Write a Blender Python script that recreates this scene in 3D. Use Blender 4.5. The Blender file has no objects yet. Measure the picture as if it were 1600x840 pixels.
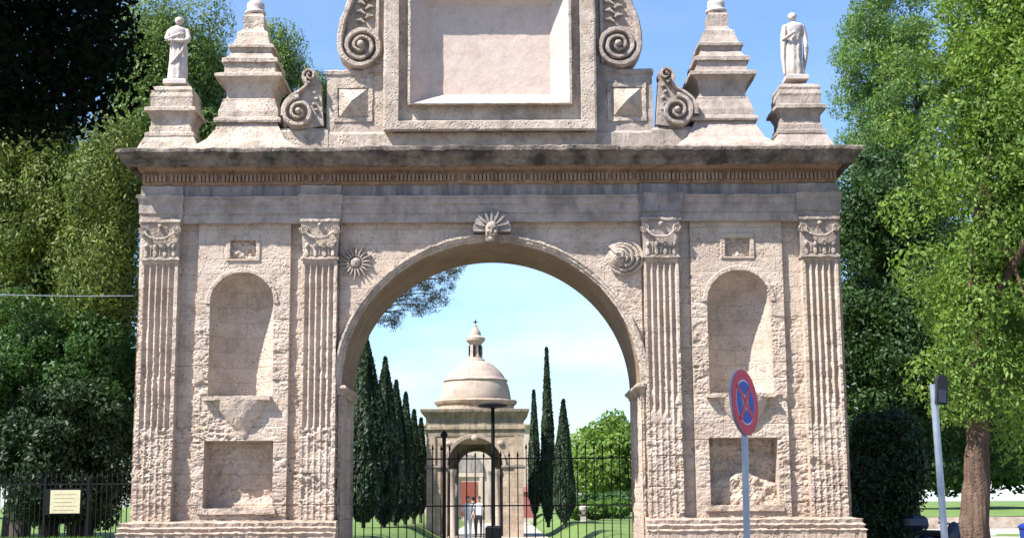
import bpy, math, random
import numpy as np
from mathutils import Vector, Matrix
random.seed(7)
R = math.radians
scene = bpy.context.scene
C = scene.collection
# ------------------------------------------------------------------ camera, world, sun
F = 2205.0; CX, CY = 800.0, 420.0
CAM = np.array([0.19, -28.6, 1.6])
PITCH = math.atan(362/F); YAW = math.atan(19/F); ROLL = -0.0066
camd = bpy.data.cameras.new('camera'); cam = bpy.data.objects.new('camera', camd); C.objects.link(cam)
camd.sensor_width = 36; camd.lens = F/1600*36; camd.clip_end = 3000; camd.clip_start = 0.1
MR = Matrix.Rotation(-YAW, 3, 'Z') @ Matrix.Rotation(R(90)+PITCH, 3, 'X') @ Matrix.Rotation(ROLL, 3, 'Z')
cam.matrix_world = Matrix.Translation(CAM) @ MR.to_4x4()
scene.camera = cam
RN = np.array(MR)
SUN_EL, SUN_AZ = 51.5, 56.0          # azimuth measured to the left of the direction facing the camera side
sd = np.array([-math.sin(R(SUN_AZ))*math.cos(R(SUN_EL)), -math.cos(R(SUN_AZ))*math.cos(R(SUN_EL)), math.sin(R(SUN_EL))])
sl = bpy.data.lights.new('sun', 'SUN'); sl.energy = 5.0; sl.angle = R(0.55); sl.color = (1.0, .955, .90)
so = bpy.data.objects.new('sun', sl); C.objects.link(so)
so.rotation_euler = Vector(sd).to_track_quat('Z', 'Y').to_euler()
world = bpy.data.worlds.new('World'); scene.world = world; world.use_nodes = True
wt = world.node_tree; wt.nodes.clear()
wo = wt.nodes.new('ShaderNodeOutputWorld'); wb = wt.nodes.new('ShaderNodeBackground')
sky = wt.nodes.new('ShaderNodeTexSky'); sky.sky_type = 'NISHITA'; sky.sun_disc = False
sky.sun_elevation = R(SUN_EL); sky.sun_rotation = math.atan2(sd[0], sd[1])
sky.air_density = 1.0; sky.dust_density = 0.6; sky.ozone_density = 3.2
# thin bright haze clouds near the horizon, part of the sky itself
tc = wt.nodes.new('ShaderNodeTexCoord'); mp = wt.nodes.new('ShaderNodeMapping'); mp.inputs['Scale'].default_value = (1, 1, 3.2)
nz = wt.nodes.new('ShaderNodeTexNoise'); nz.inputs['Scale'].default_value = 4.2; nz.inputs['Detail'].default_value = 7; nz.inputs['Roughness'].default_value = .5
cr = wt.nodes.new('ShaderNodeValToRGB'); cr.color_ramp.elements[0].position = .46; cr.color_ramp.elements[1].position = .75
sp = wt.nodes.new('ShaderNodeSeparateXYZ'); rg = wt.nodes.new('ShaderNodeMapRange')
rg.inputs[1].default_value = .03; rg.inputs[2].default_value = .19; rg.inputs[3].default_value = .75; rg.inputs[4].default_value = 0.06
mu = wt.nodes.new('ShaderNodeMath'); mu.operation = 'MULTIPLY'
mx = wt.nodes.new('ShaderNodeMix'); mx.data_type = 'RGBA'; mx.inputs[7].default_value = (9.6, 9.0, 9.4, 1)
wt.links.new(tc.outputs['Generated'], mp.inputs[0]); wt.links.new(mp.outputs[0], nz.inputs['Vector'])
wt.links.new(nz.outputs['Fac'], cr.inputs[0]); wt.links.new(tc.outputs['Generated'], sp.inputs[0])
wt.links.new(sp.outputs['Z'], rg.inputs[0]); wt.links.new(cr.outputs[0], mu.inputs[0]); wt.links.new(rg.outputs[0], mu.inputs[1])
wt.links.new(mu.outputs[0], mx.inputs[0]); wt.links.new(sky.outputs[0], mx.inputs[6]); tn = wt.nodes.new('ShaderNodeMix'); tn.data_type = 'RGBA'; tn.blend_type = 'MULTIPLY'; tn.inputs[0].default_value = 1; tn.inputs[7].default_value = (0.90, 1.0, 1.13, 1); wt.links.new(mx.outputs[2], tn.inputs[6]); wt.links.new(tn.outputs[2], wb.inputs[0])
wt.links.new(wb.outputs[0], wo.inputs[0]); wb.inputs[1].default_value = 0.10
scene.view_settings.view_transform = 'Standard'; scene.view_settings.look = 'None'
scene.view_settings.exposure = 1.17; scene.view_settings.gamma = 1
scene.render.engine = 'CYCLES'
scene.cycles.max_bounces = 6; scene.cycles.transparent_max_bounces = 6

# ------------------------------------------------------------------ helpers
def P(px, py, Y):
    """point of the plane y=Y that lies at photograph pixel px,py"""
    d = RN @ np.array([(px-CX)/F, -(py-CY)/F, -1.0]); t = (Y-CAM[1])/d[1]
    return CAM + t*d
def Z(py, Y=0., px=763): return float(P(px, py, Y)[2])
K = float(P(863, 450, 0)[0]-P(763, 450, 0)[0])/100*.988      # metres per pixel on the facade
def X(d): return d*K

def hsh(i, j, k, s):
    n = (i*374761393 + j*668265263 + k*1440662683 + s*974711) & 0xffffffff
    n = ((n ^ (n >> 13))*1274126177) & 0xffffffff
    return ((n ^ (n >> 16)) & 0xffff)/65535.0
def vnoise(p, seed=0):
    f = np.floor(p); i = f.astype(np.int64); t = p-f; t = t*t*(3-2*t); r = 0
    for a in (0, 1):
        wa = t[:, 0] if a else 1-t[:, 0]
        for b in (0, 1):
            w2 = wa*(t[:, 1] if b else 1-t[:, 1])
            for c in (0, 1):
                r = r + w2*(t[:, 2] if c else 1-t[:, 2])*hsh(i[:, 0]+a, i[:, 1]+b, i[:, 2]+c, seed)
    return r*2-1
def fbm(p, o=3, seed=0):
    r = 0; a = 1; tot = 0
    for k in range(o):
        r = r+a*vnoise(p*(2.03**k)+k*17.3, seed+k); tot += a; a *= .55
    return r/tot
def worley(x, z, cell, seed=0):
    x = x/cell; z = z/cell; i = np.floor(x).astype(np.int64); j = np.floor(z).astype(np.int64)
    best = np.zeros(x.shape)
    for a in (-1, 0, 1):
        for b in (-1, 0, 1):
            cx = i+a+hsh(i+a, j+b, 0, seed); cz = j+b+hsh(i+a, j+b, 1, seed)
            rad = .18+.62*hsh(i+a, j+b, 2, seed)**2
            best = np.maximum(best, 1-np.sqrt((x-cx)**2+((z-cz)*1.5)**2)/rad)
    return best
def smooth(a, b, x):
    t = np.clip((x-a)/(b-a), 0, 1); return t*t*(3-2*t)

class MB:
    def __init__(s): s.v = []; s.q = []; s.n = []; s.c = 0; s.m = []
    def grid(s, A, mi=0):
        n, m = A.shape[:2]; idx = np.arange(n*m).reshape(n, m)+s.c
        q = np.stack([idx[:-1, :-1], idx[:-1, 1:], idx[1:, 1:], idx[1:, :-1]], -1).reshape(-1, 4)
        s.v.append(A.reshape(-1, 3)); s.q.append(q); s.c += n*m; return s
    def poly(s, pts):
        pts = np.array(pts, float); s.v.append(pts); s.n.append(list(range(s.c, s.c+len(pts)))); s.c += len(pts); return s
    def plane(s, o, u, v, res=0.2):
        o, u, v = map(lambda a: np.array(a, float), (o, u, v))
        nu = max(1, int(round(np.linalg.norm(u)/res))); nv = max(1, int(round(np.linalg.norm(v)/res)))
        nu = min(nu, 400); nv = min(nv, 400)
        a = np.linspace(0, 1, nu+1)[:, None, None]; b = np.linspace(0, 1, nv+1)[None, :, None]
        return s.grid(o+a*u+b*v)
    def box(s, x0, x1, y0, y1, z0, z1, res=9):
        dx, dy, dz = x1-x0, y1-y0, z1-z0
        s.plane((x0, y0, z0), (dx, 0, 0), (0, 0, dz), res); s.plane((x1, y1, z0), (-dx, 0, 0), (0, 0, dz), res)
        s.plane((x1, y0, z0), (0, dy, 0), (0, 0, dz), res); s.plane((x0, y1, z0), (0, -dy, 0), (0, 0, dz), res)
        s.plane((x0, y0, z1), (dx, 0, 0), (0, dy, 0), res); s.plane((x0, y1, z0), (dx, 0, 0), (0, -dy, 0), res); return s
    def rloft(s, rings, res=9, cap=True):
        """rings: (x0,x1,y0,y1,z) rectangles"""
        L = []
        dx = max(r[1]-r[0] for r in rings); dy = max(r[3]-r[2] for r in rings)
        nx = max(1, int(dx/res)); ny = max(1, int(dy/res))
        for x0, x1, y0, y1, z in rings:
            a = np.linspace(0, 1, nx+1)[:-1]; b = np.linspace(0, 1, ny+1)[:-1]
            pts = [np.stack([x0+(x1-x0)*a, 0*a+y0, 0*a+z], 1), np.stack([0*b+x1, y0+(y1-y0)*b, 0*b+z], 1),
                   np.stack([x1-(x1-x0)*a, 0*a+y1, 0*a+z], 1), np.stack([0*b+x0, y1-(y1-y0)*b, 0*b+z], 1)]
            p = np.concatenate(pts); L.append(np.concatenate([p, p[:1]]))
        s.grid(np.stack(L))
        if cap:
            for r in (rings[0], rings[-1]):
                s.plane((r[0], r[2], r[4]), (r[1]-r[0], 0, 0), (0, r[3]-r[2], 0), res)
        return s
    def lathe(s, prof, c=(0, 0, 0), n=24, sy=1., fn=None):
        a = np.linspace(0, 2*np.pi, n+1); L = []
        for r, z in prof:
            rr = r*(fn(a, z) if fn else 1)
            L.append(np.stack([c[0]+rr*np.cos(a), c[1]+rr*np.sin(a)*sy, c[2]+z+0*a], 1))
        s.grid(np.stack(L)); return s
    def tube(s, pts, rad, n=8, cap=True):
        pts = np.array(pts, float); rad = np.broadcast_to(np.array(rad, float), (len(pts),))
        T = np.gradient(pts, axis=0); T /= np.linalg.norm(T, axis=1)[:, None]+1e-9
        up = np.array([0, 0, 1.]) if abs(T[:, 2]).mean() < .8 else np.array([1., 0, 0])
        a = np.linspace(0, 2*np.pi, n+1); L = []
        for p, t, r in zip(pts, T, rad):
            u = np.cross(t, up); u /= np.linalg.norm(u)+1e-9; w = np.cross(u, t)
            L.append(p+r*(np.cos(a)[:, None]*u+np.sin(a)[:, None]*w))
        s.grid(np.stack(L))
        if cap:
            s.poly(L[0][:-1]); s.poly(L[-1][:-1])
        return s
    def sphere(s, c, r, n=16, m=10):
        r = np.broadcast_to(np.array(r, float), (3,)); a = np.linspace(0, 2*np.pi, n+1); b = np.linspace(-np.pi/2, np.pi/2, m+1)
        A = np.stack([c[0]+r[0]*np.outer(np.cos(b), np.cos(a)), c[1]+r[1]*np.outer(np.cos(b), np.sin(a)), c[2]+r[2]*np.outer(np.sin(b), 1+0*a)], -1)
        s.grid(A); return s
    def ribbon(s, path, w, y0, y1):
        """flat band in the xz plane: rectangular section, front at y0 (rounded), back at y1"""
        p = np.array(path, float); w = np.broadcast_to(np.array(w, float), (len(p),))
        T = np.gradient(p, axis=0); T /= np.linalg.norm(T, axis=1)[:, None]+1e-9; N = np.stack([-T[:, 1], T[:, 0]], 1)
        y0 = np.broadcast_to(np.array(y0, float), (len(p),)); L = []
        for off, dep in ((-.5, 1), (-.5, .25), (-.28, 0), (.28, 0), (.5, .25), (.5, 1)):
            yy = y0+(y1-y0)*dep if dep == 1 else y0+np.minimum(.06, (y1-y0)*dep)*(dep > 0)
            q = p+N*(w*off)[:, None]; L.append(np.stack([q[:, 0], yy, q[:, 1]], 1))
        s.grid(np.stack(L, 1)); return s
    def prism(s, pts, y0, y1):
        f = [(x, y0, z) for x, z in pts]; b = [(x, y1, z) for x, z in pts]
        s.poly(f); s.poly(b[::-1]); A = np.array([f+[f[0]], b+[b[0]]], float); s.grid(A); return s
    def rough(s, amp, scale=6., seed=3, ramp=None):
        """wear: pushes the points about with smooth noise of their position"""
        for k, v in enumerate(s.v):
            v = np.array(v, float); a = amp if ramp is None else amp*ramp(v)[:, None]
            d = np.stack([fbm(v*scale+91*c, 3, seed+c*5) for c in range(3)], 1)
            s.v[k] = v+d*a
        return s
    def build(s, name, mat, parent=None, flat=True, loc=None):
        me = bpy.data.meshes.new(name); v = np.concatenate(s.v) if s.v else np.zeros((0, 3))
        q = np.concatenate(s.q) if s.q else np.zeros((0, 4), int)
        li = q.reshape(-1).tolist(); st = list(range(0, 4*len(q), 4)); tt = [4]*len(q)
        for f in s.n: st.append(len(li)); tt.append(len(f)); li += f
        me.vertices.add(len(v)); me.vertices.foreach_set('co', v.astype(np.float32).ravel())
        me.loops.add(len(li)); me.loops.foreach_set('vertex_index', np.array(li, np.int32))
        me.polygons.add(len(st)); me.polygons.foreach_set('loop_start', np.array(st, np.int32))
        try: me.polygons.foreach_set('loop_total', np.array(tt, np.int32))
        except Exception: pass
        me.update(calc_edges=True); me.validate()
        me.polygons.foreach_set('use_smooth', [not flat]*len(me.polygons))
        me.materials.append(mat); o = bpy.data.objects.new(name, me); C.objects.link(o)
        if parent: o.parent = parent
        if loc is not None: o.location = loc
        return o
def tag(o, label=None, cat=None, group=None, kind=None):
    if label: o['label'] = label
    if cat: o['category'] = cat
    if group: o['group'] = group
    if kind: o['kind'] = kind
    return o
def thing(name, label, cat, group=None, loc=(0, 0, 0)):
    o = bpy.data.objects.new(name, None); o.location = loc; C.objects.link(o); o.empty_display_size = .2
    return tag(o, label, cat, group)

# ------------------------------------------------------------------ materials
class NT:
    def __init__(s, name):
        s.m = bpy.data.materials.new(name); s.m.use_nodes = True; s.t = s.m.node_tree; s.b = s.t.nodes['Principled BSDF']
        s.out = s.t.nodes['Material Output']
    def n(s, typ, **kw):
        x = s.t.nodes.new('ShaderNode'+typ)
        for k, v in kw.items():
            if k.startswith('i_'): x.inputs[k[2:].replace('_', ' ')].default_value = v
            else: setattr(x, k, v)
        return x
    def l(s, a, b): s.t.links.new(a, b)
    def noise(s, vec, scale, detail=4, rough=.55):
        x = s.n('TexNoise'); x.inputs['Scale'].default_value = scale; x.inputs['Detail'].default_value = detail; x.inputs['Roughness'].default_value = rough
        s.l(vec, x.inputs['Vector']); return x.outputs['Fac']
    def ramp(s, f, p0, p1, a=0., b=1.):
        x = s.n('MapRange'); x.inputs[1].default_value = p0; x.inputs[2].default_value = p1; x.inputs[3].default_value = a; x.inputs[4].default_value = b
        s.l(f, x.inputs[0]); return x.outputs[0]
    def mix(s, f, a, b, mode='MIX'):
        x = s.n('Mix', data_type='RGBA', blend_type=mode)
        for v, i in ((f, 0), (a, 6), (b, 7)):
            if isinstance(v, (int, float)): x.inputs[i].default_value = v
            elif isinstance(v, tuple): x.inputs[i].default_value = (*v, 1)
            else: s.l(v, x.inputs[i])
        return x.outputs[2]
    def mul(s, a, b, op='MULTIPLY'):
        x = s.n('Math', operation=op)
        for v, i in ((a, 0), (b, 1)):
            if isinstance(v, (int, float)): x.inputs[i].default_value = v
            else: s.l(v, x.inputs[i])
        return x.outputs[0]
def stone(name, c1=(.46, .375, .315), c2=(.35, .275, .225), stain=.25, stainc=(.10, .09, .085), bump=.5, joints=0., pits=.5, streak=1., p=(.52, .72), low=0):
    N = NT(name); g = N.n('NewGeometry').outputs['Position']
    base = N.mix(N.ramp(N.noise(g, 1.3, 5), .35, .65), c1, c2)
    base = N.mix(N.ramp(N.noise(g, 9, 5, .7), .35, .7, 0, .55), base, tuple(min(1, x*1.22) for x in c1))
    base = N.mix(N.ramp(N.noise(g, 34, 4, .7), .45, .8, 0, .55), base, tuple(x*.62 for x in c2))
    mpn = N.n('Mapping'); mpn.inputs['Scale'].default_value = (1.6*streak, 1.6*streak, .55 if streak > 1 else 1.2); N.l(g, mpn.inputs[0])
    st = N.ramp(N.noise(mpn.outputs[0], 1.5, 8, .68), p[0], p[1], 0, stain)
    base = N.mix(st, base, stainc)
    base = N.mix(N.ramp(N.noise(g, 2.6, 6, .7), .52, .78, 0, .55), base, (c1[0]*.72, c1[1]*.60, c1[2]*.44))
    base = N.mix(N.ramp(N.noise(g, 5.3, 7, .75), .60, .78, 0, .5), base, (.13, .115, .105))
    if low:     # old damp grime on the lowest courses and under the architrave
        sz = N.n('SeparateXYZ'); N.l(g, sz.inputs[0]); zn = N.mul(N.noise(g, 1.1, 5, .7), 3.2); zz_ = N.mul(sz.outputs[2], zn, 'ADD')
        base = N.mix(N.ramp(zz_, 2.2, 4.6, .42, 0), base, (.25, .165, .125))
    vo = N.n('TexVoronoi'); vo.inputs['Scale'].default_value = 15; N.l(g, vo.inputs['Vector'])
    vr = N.ramp(vo.outputs['Distance'], .08, .42, 1, 0)
    msk = N.ramp(N.noise(g, 3.1, 3), .42, .62)
    pit = N.mul(N.mul(vr, msk), pits)
    base = N.mix(N.mul(pit, .45), base, tuple(x*.45 for x in c2))
    h = N.mul(N.noise(g, 26, 6, .7), 1.0)
    h = N.mul(h, N.mul(pit, 1.3), 'SUBTRACT')
    h = N.mul(h, N.mul(N.noise(g, 7, 4), .8), 'ADD')
    if joints:
        sx = N.n('SeparateXYZ'); cx = N.n('CombineXYZ'); N.l(g, sx.inputs[0]); N.l(sx.outputs[0], cx.inputs[0]); N.l(sx.outputs[2], cx.inputs[1])
        wn = N.noise(g, 2.2, 2); w2 = N.n('Vector' 'Math', operation='SCALE') if False else None
        br = N.n('TexBrick'); br.offset = .5; br.inputs['Scale'].default_value = 1; br.inputs['Brick Width'].default_value = .78; br.inputs['Row Height'].default_value = .31
        br.inputs['Mortar Size'].default_value = .009; br.inputs['Mortar Smooth'].default_value = .6; br.inputs['Bias'].default_value = 0
        br.inputs['Color1'].default_value = (1, 1, 1, 1); br.inputs['Color2'].default_value = (.78, .76, .74, 1); br.inputs['Mortar'].default_value = (.5, .45, .4, 1)
        N.l(cx.outputs[0], br.inputs['Vector'])
        base = N.mix(joints, base, N.mix(1., base, br.outputs['Color'], 'MULTIPLY'))
        h = N.mul(h, N.mul(br.outputs['Fac'], .8*joints), 'SUBTRACT')
    bp = N.n('Bump'); bp.inputs['Strength'].default_value = bump; bp.inputs['Distance'].default_value = .035
    N.l(h, bp.inputs['Height']); N.l(bp.outputs[0], N.b.inputs['Normal'])
    N.l(base, N.b.inputs['Base Color']); N.b.inputs['Roughness'].default_value = .92; N.b.inputs['Specular IOR Level'].default_value = .15
    return N.m
def plain(name, col, rough=.6, metal=0., var=.25, scale=8, bump=0.):
    N = NT(name); g = N.n('TexCoord').outputs['Object']
    N.l(N.mix(N.ramp(N.noise(g, scale, 5, .65), .3, .75), col, tuple(x*(1-var) for x in col)), N.b.inputs['Base Color'])
    N.b.inputs['Roughness'].default_value = rough; N.b.inputs['Metallic'].default_value = metal
    if bump:
        bp = N.n('Bump'); bp.inputs['Strength'].default_value = bump; bp.inputs['Distance'].default_value = .02
        N.l(N.noise(g, scale*3, 5, .7), bp.inputs['Height']); N.l(bp.outputs[0], N.b.inputs['Normal'])
    return N.m
def leafm(name, a, b, c, trans=.3, scale=.8):
    N = NT(name); gg = N.n('NewGeometry'); g = gg.outputs['Position']
    col = N.mix(N.ramp(N.noise(g, scale, 4, .6), .35, .66), a, b)
    col = N.mix(N.ramp(N.noise(g, 14, 3, .7), .48, .72), col, c)
    col = N.mix(N.ramp(gg.outputs['Random Per Island'], .0, 1., 0, .35), col, tuple(x*.5 for x in b))
    col = N.mix(N.ramp(gg.outputs['Random Per Island'], .93, 1., 0, .6), col, (c[0]*1.5, c[1]*1.1, c[2]))
    N.l(col, N.b.inputs['Base Color']); N.b.inputs['Roughness'].default_value = .55; N.b.inputs['Specular IOR Level'].default_value = .3
    tr = N.n('BsdfTranslucent'); N.l(N.mix(1., col, (1.15, 1.25, .55), 'MULTIPLY'), tr.inputs[0])
    ms = N.n('MixShader'); ms.inputs[0].default_value = trans; N.l(N.b.outputs[0], ms.inputs[1]); N.l(tr.outputs[0], ms.inputs[2]); N.l(ms.outputs[0], N.out.inputs[0])
    return N.m
M_wall = stone('worn_limestone', low=1, c1=(.56,.46,.375), c2=(.42,.335,.27), joints=.42, stain=.42, bump=.6, pits=1.)
M_trim = stone('trim_limestone', c1=(.53, .445, .36), c2=(.37, .30, .245), stain=.7, bump=.75, pits=.8, p=(.48, .70))
M_plaster = stone('pink_plaster', c1=(.50, .41, .35), c2=(.46, .37, .32), stain=.12, bump=.12, pits=.05, p=(.5, .9))
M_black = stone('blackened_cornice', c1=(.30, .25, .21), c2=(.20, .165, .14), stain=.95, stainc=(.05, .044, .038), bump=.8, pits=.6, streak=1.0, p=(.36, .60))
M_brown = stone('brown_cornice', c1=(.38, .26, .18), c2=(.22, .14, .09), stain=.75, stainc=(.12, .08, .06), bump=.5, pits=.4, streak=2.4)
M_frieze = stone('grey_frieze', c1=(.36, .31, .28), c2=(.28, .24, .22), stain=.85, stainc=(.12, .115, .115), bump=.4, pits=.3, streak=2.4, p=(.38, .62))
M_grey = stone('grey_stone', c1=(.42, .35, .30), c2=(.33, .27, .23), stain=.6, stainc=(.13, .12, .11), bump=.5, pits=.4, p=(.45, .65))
M_soffit = stone('shade_brown_soffit', c1=(.30, .22, .155), c2=(.21, .15, .10), stain=.3, bump=.5, pits=.5)  # brown colour stands in for shade and warm bounce under the arch
M_statue = stone('statue_marble', c1=(.52, .46, .42), c2=(.44, .38, .35), stain=.35, stainc=(.2, .18, .16), bump=.2, pits=.1, p=(.5, .8))
M_temple = stone('temple_stone', joints=.8, c1=(.52, .41, .31), c2=(.38, .29, .22), stain=.6, stainc=(.16, .13, .11), bump=.4, pits=.3, p=(.46, .7))
M_dome = stone('dome_stone', joints=.35, c1=(.46, .37, .30), c2=(.36, .28, .23), stain=.5, stainc=(.2, .16, .14), bump=.3, pits=.2, p=(.5, .75))
M_iron = plain('black_iron', (.012, .012, .014), .6, .0, .3)
M_galv = plain('galvanised_steel', (.36, .40, .46), .45, .55, .25, 14)
M_bark = stone('brown_bark', c1=(.19, .125, .085), c2=(.11, .07, .05), stain=.7, stainc=(.05, .035, .03), bump=1., pits=.6, streak=6., p=(.42, .58))
M_bark_d = plain('dark_bark', (.07, .05, .04), .95, 0, .5, 5, .9)
L_bright = leafm('bright_leaves', (.18, .29, .045), (.09, .17, .03), (.26, .36, .09), .4, .55)
L_mid = leafm('mid_leaves', (.055, .13, .03), (.03, .075, .018), (.10, .18, .05), .3)
L_blue = leafm('fresh_leaves', (.14, .25, .06), (.07, .14, .04), (.22, .32, .12), .35, .6)
L_deep = leafm('deep_green_leaves', (.022, .048, .014), (.010, .022, .008), (.05, .10, .025), .15)
L_mid2 = leafm('darker_mid_leaves', (.045, .10, .022), (.018, .045, .012), (.09, .16, .04), .25)  # slightly darker green than the mid leaves
L_dark = leafm('shade_dark_leaves', (.008, .015, .007), (.005, .009, .005), (.012, .02, .008), .05)  # near-black colour stands in for the shaded underside of the near crown
L_pine = leafm('olive_pine_needles', (.16, .21, .035), (.075, .115, .022), (.21, .25, .06), .25, .9)
L_pine2 = leafm('pine_needles', (.14, .22, .04), (.075, .14, .028), (.18, .25, .06), .2, .9)
L_bluepine = leafm('bluish_pine_needles', (.05, .075, .06), (.035, .055, .05), (.08, .10, .085), .2)  # bluish green, darker than the other pine needles
L_cyp = leafm('cypress_leaves', (.026, .052, .020), (.010, .024, .010), (.05, .085, .035), .12, 1.4)
L_lawnshrub = leafm('shrub_leaves', (.10, .21, .03), (.06, .14, .02), (.15, .27, .05), .3)

# ------------------------------------------------------------------ ground
def grass_mat():
    N = NT('lawn_grass'); g = N.n('NewGeometry').outputs['Position']
    c = N.mix(N.ramp(N.noise(g, .35, 6, .65), .35, .65), (.145, .22, .04), (.085, .15, .03))
    c = N.mix(N.ramp(N.noise(g, 6, 5, .7), .5, .75, 0, .7), c, (.19, .27, .07)); N.l(c, N.b.inputs['Base Color']); N.b.inputs['Roughness'].default_value = .9
    bp = N.n('Bump'); bp.inputs['Strength'].default_value = .8; bp.inputs['Distance'].default_value = .1; N.l(N.noise(g, 9, 6, .8), bp.inputs['Height']); N.l(bp.outputs[0], N.b.inputs['Normal'])
    return N.m
M_grass = grass_mat()
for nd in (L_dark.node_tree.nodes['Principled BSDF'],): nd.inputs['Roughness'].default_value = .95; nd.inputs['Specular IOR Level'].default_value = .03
M_ground = plain('dusty_asphalt', (.24, .22, .20), .95, 0, .35, .6, .3)
M_path = plain('pale_path', (.42, .37, .31), .95, 0, .3, .8, .3)
g = MB(); g.plane((-400, -120, 0), (800, 0, 0), (0, 900, 0), 20); tag(g.build('ground', M_ground), 'grey dusty street and square in front of the gate', kind='structure')
g = MB(); xs = np.concatenate([np.linspace(-70, -4, 40), np.linspace(-3.9, 3.9, 30), np.linspace(4, 70, 40)]); ys = np.concatenate([np.linspace(4, 60, 60), np.linspace(61, 260, 40)])
xx, yy = np.meshgrid(xs, ys, indexing='ij'); q = np.stack([xx.ravel()*.12, yy.ravel()*.12, 0*xx.ravel()], 1)
zz = .008+.60*smooth(2.2, 3.6, np.abs(xx-0.0))*smooth(5, 9, yy)*(1-smooth(13, 16, xx)*(1-smooth(46, 50, yy))) + .10*fbm(q, 3, 5).reshape(xx.shape)*smooth(3.5, 6, np.abs(xx)) + smooth(60, 180, yy)*.35*smooth(5, 9, np.abs(xx))
g.grid(np.stack([xx, yy, zz], -1)); tag(g.build('lawn', M_grass, flat=False), 'sunlit green lawn of the park behind the gate', kind='structure')
g = MB(); g.box(-2.2, 2.2, 3, 75, .02, .055, 3); tag(g.build('path', M_path), 'pale avenue leading through the gate to the temple', kind='structure')

# ------------------------------------------------------------------ THE GATE
T = 2.5
GATE = thing('stone_gate', 'worn cream limestone triumphal gate with round arch, niches and scrolled attic', 'gate')
XI, XIP, XPN0, XPN1, XO0, XO1, XE = X(241), X(296), X(316), X(462), X(491), X(548), X(556)
RX = X(234); ZS = Z(602); ZC = Z(379); RZ = ZC-ZS; ZA = Z(345); ZB = Z(812, -.22)
YP = -.22; YN = -.10
NIC, NR = X(391), X(50); ZNS = Z(474); ZNB = Z(618)
SQ0, SQ1, SQZ0, SQZ1 = X(391-53), X(391+53), Z(792), Z(686)
def wear(x, z):
    """how eroded the front is: fine at the top, pitted below"""
    return .12+.88*smooth(Z(400), Z(600), z)
def erode(x, z, seed=1):
    x = np.asarray(x, float); sh = x.shape; xf = x.ravel(); zf = np.asarray(z, float).ravel(); p = np.stack([xf, 0*xf, zf*1.35], 1)
    w = wear(xf, zf); reg = smooth(-.25, .35, fbm(p*.9, 3, seed+40))
    pb = np.stack([xf*3.2, 0*xf, zf*9.5], 1)      # stone beds lie flat: wear runs along them
    n = fbm(pb, 4, seed)*.020*(.3+w)*(.4+.6*reg)+fbm(p*2.2, 2, seed+9)*.010+fbm(p*14, 3, seed+21)*.010*w
    big = smooth(.05, .5, fbm(p*1.3, 3, seed+50))
    pt = worley(xf+.05*vnoise(p*6, 3), zf, .13, seed)*.055*w*big+worley(xf+.02*vnoise(p*11, 4), zf, .065, seed+3)*.032*w*(.25+.75*reg)
    pt = pt+smooth(.33, .45, fbm(np.stack([xf*2.1, 0*xf+4, zf*3.1], 1), 3, seed+61))*.035*w
    # stone courses: each block worn back a little differently, thin joints
    row = np.floor(zf/.31); off = (row % 2)*.39; colk = np.floor((xf+off)/.78)
    blk = hsh(row.astype(np.int64), colk.astype(np.int64), 3, seed)*.02*w
    fz = (zf/.31) % 1; jt = np.exp(-((np.minimum(fz, 1-fz)*.31)/.012)**2)*.009*(.3+w)*smooth(-.4, .3, fbm(p*1.7, 2, seed+70))
    return (n+np.maximum(pt, 0)+blk+jt).reshape(sh)
def gridlines(a, b, step, edges, e=.004):
    v = list(np.arange(a, b, step))+[b]
    for x in edges: v += [x-e, x+e]
    v = sorted(v); out = [v[0]]
    for x in v[1:]:
        if x-out[-1] > .0035: out.append(x)
    return np.array([x for x in out if a-1e-6 <= x <= b+1e-6])
def bay_depth(x, z, sgn):
    ax = np.abs(x); d = np.zeros(x.shape)
    d = np.where((ax > XPN0) & (ax < XPN1), YN, 0.)
    dx = (ax-NIC)/NR; dz = np.where(z > ZNS, (z-ZNS)/NR, 0); rr = dx*dx+dz*dz
    inn = (rr < 1) & (z > ZNB); d = np.where(inn, YN+.02+NR*np.sqrt(np.clip(1-rr, 0, 1))*.95, d)
    rim = (rr >= 1) & (rr < 1.30) & (z > Z(474)); d = np.where(rim, YN-.025, d)
    # worn, flared lower edge of the niche (right side of the left bay is eaten away)
    fl = smooth(Z(520), Z(618), z)*(z > ZNB)*(1-smooth(1.0, 1.42, np.sqrt(dx*dx)))*(np.abs(dx) >= 1)
    sq = (ax > SQ0) & (ax < SQ1) & (z > SQZ0) & (z < SQZ1)
    p = np.stack([x.ravel()*5, 0*x.ravel(), z.ravel()*5], 1)
    rub = fbm(p*1.5, 4, 77).reshape(x.shape)*.05
    dd = .36+rub
    if sgn > 0: dd = dd-.17*smooth(.1, -.15, (z-(SQZ0+SQZ1)/2)-(np.abs(ax-NIC)-.2)*-.5+.0)+rub
    else: dd = dd-.10*smooth(.25, .0, z-SQZ0)
    d = np.where(sq, dd, d)
    ins = (ax > NIC-X(20)) & (ax < NIC+X(20)) & (z > Z(403)) & (z < Z(375)); d = np.where(ins, YN+.07-.09*np.clip(fbm(np.stack([x.ravel()*13, 0*x.ravel(), z.ravel()*13], 1), 3, 8).reshape(x.shape), -.2, .6), d)
    fr = (ax > NIC-X(27)) & (ax < NIC+X(27)) & (z > Z(407)) & (z < Z(368)) & ~ins; d = np.where(fr, YN-.03, d)
    return d
W = MB()
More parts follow.
